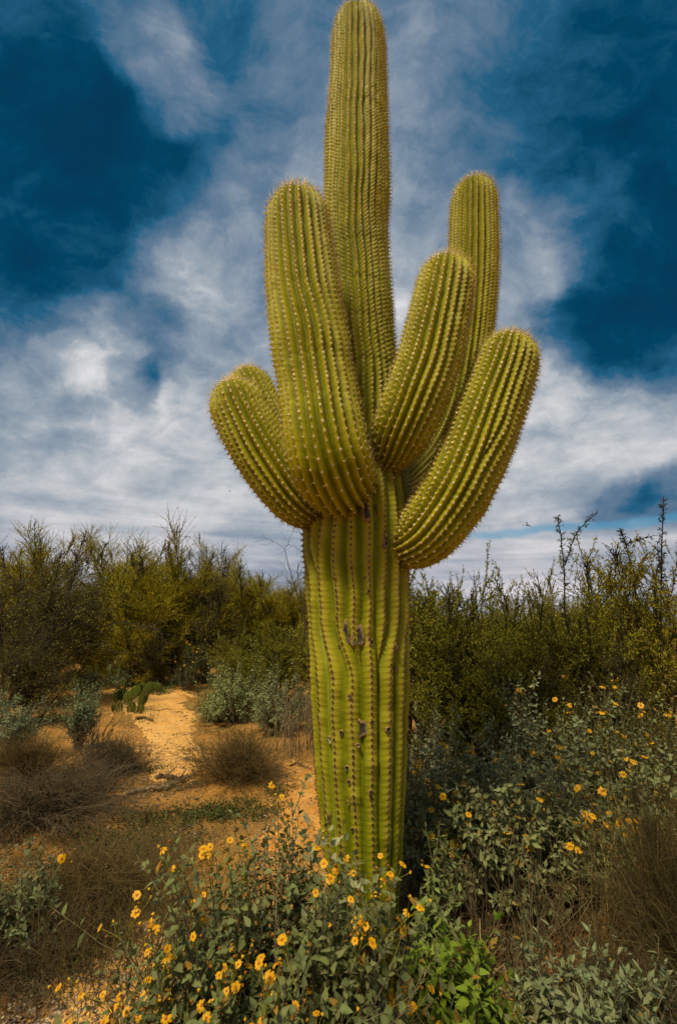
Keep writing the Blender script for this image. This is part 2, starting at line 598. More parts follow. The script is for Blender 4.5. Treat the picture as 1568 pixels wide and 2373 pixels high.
def strip(name, pts, nx=70, ny=300, lift=.012, mat=M_PATH, seed=1, label=None):
    """a sheet that follows the soil; pts = rows of (left point, right point) on the ground"""
    rng = np.random.default_rng(seed)
    L = np.array([G(a, y)[:2] for (y, a, b) in pts])
    R = np.array([G(b, y)[:2] for (y, a, b) in pts])
    tt = np.linspace(0, len(pts) - 1, ny)
    ip = np.arange(len(pts))
    Li = np.stack([np.interp(tt, ip, L[:, k]) for k in (0, 1)], -1)
    Ri = np.stack([np.interp(tt, ip, R[:, k]) for k in (0, 1)], -1)

    def wob(s, a):
        t = np.arange(ny)
        return sum(a / (f ** .6) * np.sin(t * .11 * f + s * 3.3 + f) for f in (1, 2.3, 4.1, 7.7))
    wd = np.linalg.norm(Ri - Li, axis=1)
    Li[:, 0] += wob(seed, .05) * wd
    Ri[:, 0] += wob(seed + 5, .05) * wd
    s = np.linspace(0, 1, nx)[None, :, None]
    XY = Li[:, None] * (1 - s) + Ri[:, None] * s
    edge = np.minimum(np.minimum(np.arange(nx), nx - 1 - np.arange(nx))[None] / 24.0, np.minimum(np.arange(ny), ny - 1 - np.arange(ny))[:, None] / 20.0).clip(0, 1)
    nz = rng.normal(0, 1, (ny, nx))
    for _ in range(2):
        nz = (nz + np.roll(nz, 1, 0) + np.roll(nz, -1, 0) + np.roll(nz, 1, 1) + np.roll(nz, -1, 1)) / 5
    lo = rng.normal(0, 1, (ny // 12 + 2, nx // 8 + 2))
    lo = np.stack([np.interp(np.arange(ny) / 12, np.arange(lo.shape[0]), lo[:, k]) for k in range(lo.shape[1])], 1)
    lo = np.stack([np.interp(np.arange(nx) / 8, np.arange(lo.shape[1]), r) for r in lo], 0)
    nz = nz / nz.std() * .5 + lo / lo.std()
    # the sand thins out unevenly towards the sides of the path
    Z = hz(XY[..., 0], XY[..., 1]) + lift - .030 * (1 - edge) ** 1.3 + .007 * nz * np.sqrt(1 - edge)
    V = np.concatenate([XY, Z[..., None]], -1).reshape(-1, 3)
    i = np.arange(ny - 1)[:, None] * nx + np.arange(nx - 1)[None]
    q = np.stack([i, i + 1, i + nx + 1, i + nx], -1).reshape(-1, 4)
    return link(name, mesh_from(name, V, q, mat=mat, smooth=True), kind='structure', label=label)


PATH = [(1825, 320, 470), (1780, 315, 480), (1720, 300, 490), (1660, 270, 475), (1620, 245, 460), (1590, 215, 455), (1562, 185, 440)]
strip("path", PATH, label="pale sandy footpath winding between the desert shrubs", ny=240)
strip("path", [(2480, -60, 420), (2400, -20, 440), (2330, 20, 450), (2250, 80, 450), (2180, 130, 450), (2110, 190, 430)], ny=160, seed=4, label="gravelly end of the footpath in the lower left corner")
strip("soil_patch", [(1990, 560, 760), (1930, 600, 770), (1870, 620, 770), (1800, 630, 770), (1750, 640, 770)], ny=160, seed=6, mat=M_SOIL, label="orange soil patch left of the trunk")


# ------------------------------------------------------------------ saguaro
def smooth01(x):
    x = np.clip(x, 0, 1)
    return x * x * (3 - 2 * x)


def catmull(pts, m=24):
    pts = np.asarray(pts, float)
    p = np.vstack([2 * pts[0] - pts[1], pts, 2 * pts[-1] - pts[-2]])
    out = []
    for i in range(1, len(p) - 2):
        t = np.linspace(0, 1, m, endpoint=False)[:, None]
        a, b, c, d = p[i - 1], p[i], p[i + 1], p[i + 2]
        out.append(.5 * ((2 * b) + (-a + c) * t + (2 * a - 5 * b + 4 * c - d) * t ** 2 + (-a + 3 * b - 3 * c + d) * t ** 3))
    out.append(pts[-1][None])
    return np.vstack(out)


PITCH_A = 0.0255
BASE = np.array([P(845, 2277, 2.4)[0], 2.4, 0.0])


def column(seed, pts, N, late=(), capk=1.15, M=8, dfac=.42, prof=1.45, prof0=None, startcap=.0, trunk=False, lump=.02, bulge=1.0, pscale=(1.0, 1.0)):
    """pts: rows (px, py, Y, width px) along the axis, from base to tip. returns vertex grid and areole data"""
    rng = np.random.default_rng(seed)
    C = np.array([P(a, b, Y) for a, b, Y, w_ in pts])
    R = np.array([w_ / 2 / F * depth(c) for (a, b, Y, w_), c in zip(pts, C)])
    Q = catmull(np.concatenate([C, R[:, None]], 1))
    sl = np.concatenate([[0], np.cumsum(np.linalg.norm(np.diff(Q[:, :3], axis=0), axis=1))])
    Lt = sl[-1]
    rend = np.interp(Lt, sl, Q[:, 3])
    h = rend * capk
    ds = PITCH_A / 3
    nb = int((Lt - h) / (ds * .5 * (pscale[0] + pscale[1])))
    body = np.cumsum(np.linspace(pscale[0], pscale[1], nb))
    body = (body - body[0]) / (body[-1] - body[0]) * (Lt - h) * (1 - 1 / nb)
    ncap = max(8, int(h * 1.35 / (ds * pscale[1])))
    phi = np.linspace(0, math.radians(88.5), ncap)[1:]
    s = np.concatenate([body, (Lt - h) + h * np.sin(phi)])
    ctr = np.stack([np.interp(s, sl, Q[:, i]) for i in range(3)], -1)
    rad = np.interp(s, sl, Q[:, 3])
    capf = np.ones(len(s))
    capf[len(body):] = np.cos(phi) ** 1.06
    if startcap:
        x = np.clip(s / startcap, 0, 1)
        capf = capf * (.25 + .75 * np.sqrt(np.clip(1 - (1 - x) ** 2, 0, 1)))
    nrm_t = np.gradient(rad * capf, s)
    lumpf = 1 + lump * (np.sin(s * 9 + seed) * .5 + np.sin(s * 17.3 + 2 * seed) * .3 + np.sin(s * 5.1 + seed) * .6)
    rad = rad * capf * lumpf
    tg = unit(np.gradient(ctr, axis=0))
    # parallel transport
    n0 = np.array([0, -1.0, 0])
    Nn = np.zeros_like(ctr)
    for i in range(len(s)):
        n0 = n0 - tg[i] * np.dot(n0, tg[i])
        n0 /= np.linalg.norm(n0)
        Nn[i] = n0
    Bn = np.cross(tg, Nn)
    # ribs with births: late = list of (slot, s_start)
    slots = [(float(i), -9.0) for i in range(N)] + [(float(a), b) for a, b in late]
    slots.sort()
    births = np.array([b for a, b in slots])
    nr = len(slots)
    wgt = np.where(births[None] < -1, 1.0, smooth01((s[:, None] - births[None]) / .32))
    wgt = wgt * (1 + .08 * np.sin(s[:, None] * 2.3 + rng.uniform(0, 6, nr)[None]))
    cum = np.concatenate([np.zeros((len(s), 1)), np.cumsum(wgt, 1)], 1)
    bnd = cum / cum[:, -1:] * 2 * np.pi
    width = np.diff(bnd, axis=1)
    wa = 1.0 if trunk else .30
    wob = wa * .10 * np.sin(s[:, None] * 7.5 + rng.uniform(0, 6, nr)[None]) + wa * .05 * np.sin(s[:, None] * 19 + rng.uniform(0, 6, nr)[None])
    bnd[:, :-1] += wob * np.minimum(width, np.roll(width, 1, axis=1)) 
    bnd[:, -1] = bnd[:, 0] + 2 * np.pi
    width = np.diff(bnd, axis=1)
    xs = np.linspace(-1, 1, M, endpoint=False)
    th = bnd[:, :-1, None] + width[:, :, None] * (xs[None, None] + 1) / 2      # rows, ribs, M
    ax = np.abs(xs)[None, None]
    hgt = s[:, None, None] / Lt
    if prof0 is not None:
        pe = prof0 * (1 - smooth01(hgt * 2.4)) + prof * smooth01(hgt * 2.4)
        df = dfac * (.50 + .50 * smooth01(hgt * 2.4))
    else:
        pe, df = prof, dfac
    prof_h = 1 - ax ** pe
    xsn = xs[None, None]
    arc = width[:, :, None] * rad[:, None, None]
    dep = df * arc * (1 + .12 * np.sin(s[:, None, None] * 4 + rng.uniform(0, 6, nr)[None, :, None]))
    dep0 = dep
    Dl = np.maximum(dep, np.roll(dep, 1, axis=1))
    Dr = np.maximum(dep, np.roll(dep, -1, axis=1))
    dbase = np.where(xsn < 0, Dl * (-xsn) + np.maximum(dep, .5 * (Dl + Dr) * 0 + dep) * (1 + xsn), Dr * xsn + dep * (1 - xsn))
    fillin = 1 - (dep / np.maximum(np.maximum(Dl, Dr), 1e-6)).clip(0, 1)
    dbase = dbase * (1 - fillin) + np.maximum(Dl, Dr) * fillin
    ph0 = rng.integers(0, 3, nr)
    rows = np.arange(len(s))
    ph = 2 * np.pi * (rows[:, None] + ph0[None]) / 3.0
    bump_a = bulge * (.0020 + (.0062 if trunk else .0022) * smooth01(hgt * 1.4)) * np.minimum(1, arc / .026)
    bump = bump_a * np.cos(ph[:, :, None] + 2.2 * ax) * (1 - .75 * ax)
    # constrictions between years of growth
    cons = np.zeros(len(s))
    for c0 in rng.uniform(.15 if not trunk else .5, .97, 9 if trunk else 2) * Lt:
        cons += .026 * np.exp(-((s - c0) / .012) ** 2)
    rr = rad[:, None, None] * (1 - cons[:, None, None] * (1 - .3 * ax)) - dbase + dep * prof_h + bump
    wr = rng.normal(0, 1, (len(s) // 5 + 2, nr))
    wr = np.stack([np.interp(np.arange(len(s)) / 5, np.arange(len(wr)), wr[:, i_]) for i_ in range(nr)], 1)
    rr = rr + .0016 * wr[:, :, None] * (arc / .05).clip(0, 1.4)
    V = ctr[:, None, None] + rr[..., None] * (np.cos(th)[..., None] * Nn[:, None, None] + np.sin(th)[..., None] * Bn[:, None, None])
    radial = np.cos(th)[..., None] * Nn[:, None, None] + np.sin(th)[..., None] * Bn[:, None, None]
    nt = np.clip(-nrm_t, -4, 4)[:, None, None, None]
    normal = unit(radial + nt * tg[:, None, None])
    # skin colours: greener valleys, yellower crests, with extra rib light and shade painted in
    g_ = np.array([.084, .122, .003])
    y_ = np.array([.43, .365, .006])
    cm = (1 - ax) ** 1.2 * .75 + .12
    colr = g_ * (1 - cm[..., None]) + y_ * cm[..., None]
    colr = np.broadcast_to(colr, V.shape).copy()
    tipy = smooth01((s - (Lt - .28)) / .28)[:, None, None, None]
    colr = colr * (1 - .25 * tipy) + .25 * tipy * np.array([.34, .27, .03])
    if startcap:
        nk = (1 - smooth01((s - .05) / .09))[:, None, None, None] * .85
        colr = colr * (1 - nk) + nk * np.array([.09, .055, .02])
    if trunk:
        low = (1 - smooth01((s - 2.1) / 1.0))[:, None]
        cork = np.abs(wr) * .5 + .4
        cork = (cork * low).clip(0, .9)
        cm2 = np.where(ax < .05, 1.0, np.where(ax < .3, .25, 0))
        k2 = (cork[:, :, None] * cm2)[..., None]
        colr = colr * (1 - k2) + k2 * np.array([.27, .17, .07])
    n_s = len(s)
    W = nr * M
    Vf = V.reshape(n_s * W, 3)
    i = np.arange(n_s - 1)[:, None] * W
    j = np.arange(W)[None]
    j2 = (j + 1) % W
    q = np.stack([i + j, i + j2, i + W + j2, i + W + j], -1).reshape(-1, 4)
    top = len(Vf)
    Vf = np.vstack([Vf, ctr[-1] + tg[-1] * .004])
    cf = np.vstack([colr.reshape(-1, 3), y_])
    t = np.stack([(n_s - 1) * W + np.arange(W), (n_s - 1) * W + (np.arange(W) + 1) % W, np.full(W, top)], -1)
    # areoles
    mi = M // 2
    A = []
    rr_, kk_ = np.meshgrid(rows, np.arange(nr), indexing='ij')
    ok = ((rr_ + ph0[kk_]) % 3 == 0) & (wgt > .35)
    # thin out near the very tip, where the rib width falls under an areole
    ok &= (width * rad[:, None]) > .0035
    ri, ki = rr_[ok], kk_[ok]
    ap = V[ri, ki, mi]
    an = normal[ri, ki, mi]
    at_ = np.broadcast_to(tg[ri], ap.shape)
    return dict(V=Vf, Q=q, T=t, C=cf, ap=ap, an=an, at=at_, asz=s[ri], L=Lt, grid=V, normal=normal, s=s, nr=nr)


def octa(pos, nrm, tg, a, b, c, rng, colr):
    """small flattened pads; a across, b along, c proud"""
    u = unit(np.cross(nrm, tg))
    v = np.cross(nrm, u)
    n = len(pos)
    j = rng.uniform(.8, 1.25, (n, 1))
    k6 = [pos + u * a * j, pos + v * b * j, pos - u * a * j, pos - v * b * j, pos + nrm * c * j]
    V = np.stack(k6, 1).reshape(-1, 3)
    T = np.array([(0, 1, 4), (1, 2, 4), (2, 3, 4), (3, 0, 4)])
    T = (np.arange(n) * 5)[:, None, None] + T[None]
    C = np.repeat(colr, 5, 0)
    return V, T.reshape(-1, 3), C


def spikes(pos, d, L, r, colr):
    a, b = perp(d)
    tip = pos + d * L[:, None]
    r = np.broadcast_to(r, L.shape)[:, None]
    V = np.stack([pos + a * r, pos + (-.5 * a + .87 * b) * r, pos + (-.5 * a - .87 * b) * r, tip], 1).reshape(-1, 3)
    T = np.array([(0, 1, 3), (1, 2, 3), (2, 0, 3)])
    T = (np.arange(len(pos)) * 4)[:, None, None] + T[None]
    return V, T.reshape(-1, 3), np.repeat(colr, 4, 0)


saguaro = link("saguaro_cactus", None, loc=tuple(BASE), cat="cactus", label="tall ribbed green saguaro cactus with six upturned arms standing among the shrubs")
saguaro.empty_display_size = .3


def build_part(name, C, seed, trunk=False, label=None, white=(.90, .74, .56), skip_back=True, bigger=1.0):
    rng = np.random.default_rng(seed)
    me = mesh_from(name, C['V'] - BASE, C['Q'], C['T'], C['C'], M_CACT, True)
    ob = link(name, me, saguaro, label=label)
    ap, an, at_, s, L = C['ap'], C['an'], C['at'], C['asz'], C['L']
    # what faces far away from the path side is never seen from near here
    view = unit(CAM[None] - ap)
    vis = (np.sum(view * an, -1) > -.45)
    ap, an, at_, s = ap[vis], an[vis], at_[vis], s[vis]
    n = len(ap)
    low = (1 - smooth01((s - 2.0) / 1.3)) if trunk else np.zeros(n)
    whitec = np.array(white)[None] * rng.uniform(.75, 1.25, (n, 1))
    darkc = np.array([.055, .035, .022])[None] * rng.uniform(.5, 2.0, (n, 1))
    mixv = (rng.uniform(0, 1, n) < low)[:, None]
    ac = np.where(mixv, darkc, whitec)
    szb = (.0050 + .0008 * low) * bigger
    mb = MB()
    V, T, CC = octa(ap + an * .0006, an, at_, szb[:, None], (szb * 1.15)[:, None], (szb * .75)[:, None], rng, ac)
    mb.add(V - BASE, T=T, C=CC)
    link("areoles", mb.mesh("areoles", M_SPINE, False), ob, kind='stuff')
    # spines
    per = 8
    idx = np.repeat(np.arange(n), per)
    hi = smooth01((s - 3.0) / 1.2) if trunk else np.zeros(n)
    keep = rng.uniform(0, 1, len(idx)) < (1 - .45 * low[idx] - .45 * hi[idx])
    idx = idx[keep]
    m = len(idx)
    side = unit(np.cross(an[idx], at_[idx]))
    dd = unit(an[idx] * rng.uniform(.25, 1.1, (m, 1)) + side * rng.normal(0, .75, (m, 1)) + at_[idx] * rng.normal(0.05, .6, (m, 1)))
    tip = smooth01((s[idx] - (L - .35)) / .35)
    Ls = (rng.uniform(.010, .029, m) + .016 * (rng.uniform(0, 1, m) < .14)) * (1 + .55 * tip) * (1 - .25 * low[idx])
    gold = np.array([.74, .55, .14])
    grey = np.array([.10, .075, .05])
    rc = np.where((rng.uniform(0, 1, m) < .16 + .6 * low[idx] - .1 * tip)[:, None], grey, gold) * rng.uniform(.6, 1.3, (m, 1))
    V, T, CC = spikes(ap[idx], dd, Ls, .00085, rc)
    mb = MB()
    mb.add(V - BASE, T=T, C=CC)
    link("spines", mb.mesh("spines", M_SPINE, False), ob, kind='stuff')
    return ob


TY = 2.4
late = []
rg = np.random.default_rng(11)
for sl_, ss in zip([.5, 2.5, 4.5, 6.5, 8.5, 10.5, 12.5, 14.5, 16.5, 1.5, 5.5, 9.5, 13.5], [1.35, 1.95, 1.7, 2.05, 1.8, 2.0, 2.2, 1.75, 1.32, 2.5, 2.6, 2.55, 2.7]):
    late.append((sl_, ss))
trunk_pts = [(858, 2330, TY, 112), (857, 2277, TY, 120), (851, 2150, TY, 146), (843, 2000, TY, 176), (837, 1850, TY, 203), (835, 1700, TY, 220), (832, 1500, TY, 233), (828, 1350, TY, 246), (827, 1250, TY, 252), (832, 1160, TY, 236), (838, 1080, TY, 196), (846, 980, TY, 166), (848, 880, TY, 152), (838, 780, TY, 150), (830, 640, TY, 146), (824, 540, TY, 146), (827, 440, TY, 152), (827, 320, TY, 142), (830, 200, TY, 131), (831, 130, TY, 124), (829, 80, TY, 118), (828, 38, TY, 114)]
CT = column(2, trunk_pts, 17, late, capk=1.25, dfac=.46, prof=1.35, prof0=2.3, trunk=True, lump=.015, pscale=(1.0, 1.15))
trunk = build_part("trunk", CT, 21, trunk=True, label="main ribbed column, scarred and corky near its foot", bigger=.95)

arms = [
    ("big arm bending up in front of the column, highest of those on its left", 5,
     [(805, 1120, 2.30, 130), (790, 1118, 2.14, 165), (771, 1086, 2.03, 190), (753, 1015, 1.98, 188), (735, 900, 2.0, 180), (716, 780, 2.0, 178), (701, 650, 2.0, 168), (692, 540, 2.0, 150), (690, 450, 2.0, 140)], 23, [(2.5, .8), (20.5, .9)]),
    ("short thick arm curving out to the left, nearer of the two short ones", 6,
     [(742, 1190, 2.32, 70), (712, 1180, 2.26, 98), (672, 1143, 2.22, 120), (624, 1075, 2.2, 133), (580, 1000, 2.2, 136), (547, 930, 2.2, 128), (531, 890, 2.21, 114)], 21, [(3.5, .35), (11.5, .4)]),
    ("short arm whose rounded tip shows behind the other short one", 7,
     [(760, 1170, 2.55, 60), (715, 1150, 2.62, 90), (665, 1090, 2.68, 105), (634, 1020, 2.7, 108), (604, 950, 2.7, 106), (576, 890, 2.7, 102), (560, 858, 2.7, 96)], 20, [(4.5, .5)]),
    ("middle arm leaning right, its tip golden with spines, in front of the tall one", 8,
     [(878, 1080, 2.34, 50), (905, 1052, 2.22, 95), (925, 1010, 2.14, 132), (955, 940, 2.1, 146), (988, 850, 2.1, 148), (1012, 760, 2.1, 146), (1030, 670, 2.11, 134), (1039, 604, 2.12, 122)], 22, [(6.5, .5), (15.5, .6)]),
    ("long thick lowest arm sweeping up to the right", 9,
     [(905, 1270, 2.34, 60), (938, 1268, 2.26, 105), (985, 1238, 2.2, 142), (1042, 1160, 2.16, 160), (1092, 1060, 2.14, 163), (1130, 960, 2.14, 160), (1163, 870, 2.15, 148), (1188, 782, 2.17, 130)], 23, [(2.5, .55), (17.5, .8), (21.5, .5)]),
    ("slim tall arm rising at the back on the right", 10,
     [(900, 1150, 2.5, 60), (950, 1125, 2.72, 80), (1010, 1060, 2.9, 95), (1055, 960, 2.97, 100), (1080, 840, 3.0, 102), (1093, 720, 3.0, 106), (1097, 600, 3.0, 113), (1097, 500, 3.0, 108), (1098, 424, 3.0, 96)], 24, [(4.5, 1.6), (13.5, 2.0)]),
]
CA = []
for lab, sd_, pts, N, lt in arms:
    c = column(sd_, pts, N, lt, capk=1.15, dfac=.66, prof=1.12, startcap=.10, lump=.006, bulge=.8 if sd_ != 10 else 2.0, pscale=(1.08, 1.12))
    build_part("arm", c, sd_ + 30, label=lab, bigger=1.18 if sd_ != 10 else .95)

# scars and woody knots on the skin
GV = CT['grid']
GN = CT['normal']
gx = GV - CAM
gz = gx @ FWD
gpx = W0 / 2 + F * gx[..., 0] / gz
gpy = H0 / 2 - F * (gx @ UPV) / gz
front = np.sum(unit(-gx) * GN, -1) > .1


def scar(px, py, w_, h_, seed, colr, label=None, deep=True, rot=0.0):
    rng = np.random.default_rng(seed)
    dist = np.where(front, (gpx - px) ** 2 + (gpy - py) ** 2, 1e9)
    ii = np.unravel_index(np.argmin(dist), dist.shape)
    p, n = GV[ii], GN[ii]
    sc = gz[ii] / F
    K = 18
    rings = [(1.15, -.010), (1.0, .004), (.82, .0075), (.62, .003), (.35, .0005), (.0, -.001)]
    up = np.array([0, 0, 1.0]) - n * n[2]
    up /= np.linalg.norm(up)
    rt = np.cross(up, n)
    ang = np.linspace(0, 2 * np.pi, K, endpoint=False)
    wob = 1 + .22 * np.sin(ang * 2 + rng.uniform(0, 6)) + .14 * np.sin(ang * 3 + rng.uniform(0, 6)) + rng.normal(0, .07, K)
    V, C = [], []
    for q_, z_ in rings:
        x = np.cos(ang) * q_ * wob * w_ / 2 * sc
        y = np.sin(ang) * q_ * wob * h_ / 2 * sc
        x, y = x * math.cos(rot) - y * math.sin(rot), x * math.sin(rot) + y * math.cos(rot)
        zz_ = z_ * .8 + rng.normal(0, .0006, K) + .003
        V.append(p + rt * x[:, None] + up * y[:, None] + n * zz_[:, None])
        cr = np.array([.32, .18, .06]) if q_ > .9 else (np.array([.22, .17, .11]) if q_ > .7 else np.array(colr))
        C.append(np.tile(cr, (K, 1)) * rng.uniform(.6, 1.3, (K, 1)))
    V = np.vstack(V) - BASE
    i = np.arange(len(rings) - 1)[:, None] * K
    j = np.arange(K)[None]
    q = np.stack([i + j, i + (j + 1) % K, i + K + (j + 1) % K, i + K + j], -1).reshape(-1, 4)
    link("scar", mesh_from("scar", V, q, None, np.vstack(C), M_SCAR, True), trunk, label=label)


GREY = (.060, .048, .038)
DARK = (.035, .028, .022)
for k_, (a, b, w_, h_, c_) in enumerate([(800, 1468, 15, 32, GREY), (806, 1486, 11, 14, (.45, .38, .28)), (828, 1476, 20, 40, GREY), (835, 1686, 24, 38, GREY), (860, 1487, 10, 15, DARK), (765, 1716, 15, 17, (.45, .38, .28)),
                                         (898, 1691, 13, 12, DARK), (848, 1186, 15, 36, GREY), (871, 1222, 12, 22, GREY), (870, 1180, 8, 26, GREY), (893, 1256, 12, 30, GREY), (806, 1778, 12, 14, GREY), (860, 1672, 9, 9, DARK),
                                         (917, 1552, 13, 12, (.30, .20, .10)), (918, 1498, 7, 16, (.35, .25, .14)), (832, 1728, 12, 9, (.36, .28, .18)), (810, 1812, 7, 12, GREY), (855, 1838, 6, 18, DARK), (817, 1920, 10, 7, DARK),
                                         (764, 1896, 8, 20, GREY), (790, 1700, 9, 14, GREY), (808, 1860, 7, 10, (.30, .22, .12)), (782, 1430, 7, 7, (.25, .13, .04)), (786, 1500, 6, 6, (.25, .13, .04)), (943, 1705, 9, 16, GREY), (852, 1370, 8, 10, GREY), (810, 1615, 9, 12, (.36, .28, .18)), (778, 1340, 6, 7, (.3, .16, .05)), (846, 1340, 5, 5, (.3, .16, .05)), (930, 1450, 7, 16, (.30, .15, .06))]):
    big_ = 1.3 if w_ * h_ > 400 else .95
    scar(a, b, w_ * big_, h_ * big_, 100 + k_, c_)


# ------------------------------------------------------------------ brittlebush
def rotm(x, z):
    x = Vector(x).normalized()
    z = Vector(z)
    z = (z - x * z.dot(x)).normalized()
    y = z.cross(x)
    return Matrix((x, y, z)).transposed().to_4x4()


FL = []
rngf = np.random.default_rng(5)
for v_ in range(4):
    mb = MB()
    npet = [9, 11, 8, 10][v_]
    droop = [.1, -.15, .35, .05][v_]
    for i in range(npet):
        if v_ == 2 and i in (2, 3):
            continue
        a = i / npet * 2 * math.pi + rngf.normal(0, .08)
        L_ = .020 * rngf.uniform(.85, 1.12)
        w_ = .0050 * rngf.uniform(.85, 1.15)
        pts = []
        for t, ww in ((.18, .35), (.55, .95), (.88, .9), (1.0, .35)):
            for sgn in (-1, 1):
                r = L_ * t
                z = .0035 * math.sin(t * 3) - droop * r * t
                x, y = r, sgn * ww * w_
                pts.append((x * math.cos(a) - y * math.sin(a), x * math.sin(a) + y * math.cos(a), z))
        T = [(0, 2, 3, 1), (2, 4, 5, 3), (4, 6, 7, 5)]
        mb.add(pts, Q=T, C=np.array([.82, .43, .006]) * rngf.uniform(.85, 1.1))
    me = mb.mesh("flower_petals", M_PETAL)
    mb = MB()
    K = 10
    V = []
    for (r, z) in ((.0062, -.001), (.0060, .0025), (.0038, .0045)):
        for i in range(K):
            a = i / K * 2 * math.pi
            V.append((r * math.cos(a) * rngf.uniform(.9, 1.1), r * math.sin(a) * rngf.uniform(.9, 1.1), z + rngf.normal(0, .0004)))
    V.append((0, 0, .0048))
    Q = [(i + k2 * K, (i + 1) % K + k2 * K, (i + 1) % K + (k2 + 1) * K, i + (k2 + 1) * K) for k2 in range(2) for i in range(K)]
    T = [(2 * K + i, 2 * K + (i + 1) % K, 3 * K) for i in range(K)]
    mb.add(V, Q=Q, T=T, C=(.50, .17, .008))
    FL.append((me, mb.mesh("flower_disc", M_PETAL, True)))

LEAFMESH = {}


def leaf_meshes(key, colr, wd):
    if key in LEAFMESH:
        return LEAFMESH[key]
    r = np.random.default_rng(abs(hash(key)) % 1000 if False else len(LEAFMESH) + 60)
    out = []
    for v_ in range(8):
        V, T = fine_leaf(wd * r.uniform(.8, 1.15), r.uniform(.05, .5), r.uniform(-.05, .35), r.normal(0, .12))
        V[:, 1] += .05 * np.sin(V[:, 0] * 3) * r.normal()
        c = np.array(colr) * r.uniform(.78, 1.25) * (1 + r.normal(0, .04, 3))
        cc = np.tile(c, (len(V), 1))
        cc[1::3] *= 1.25
        out.append(mesh_from("leaf", V, None, T, cc, M_LEAF, True))
    LEAFMESH[key] = out
    return out


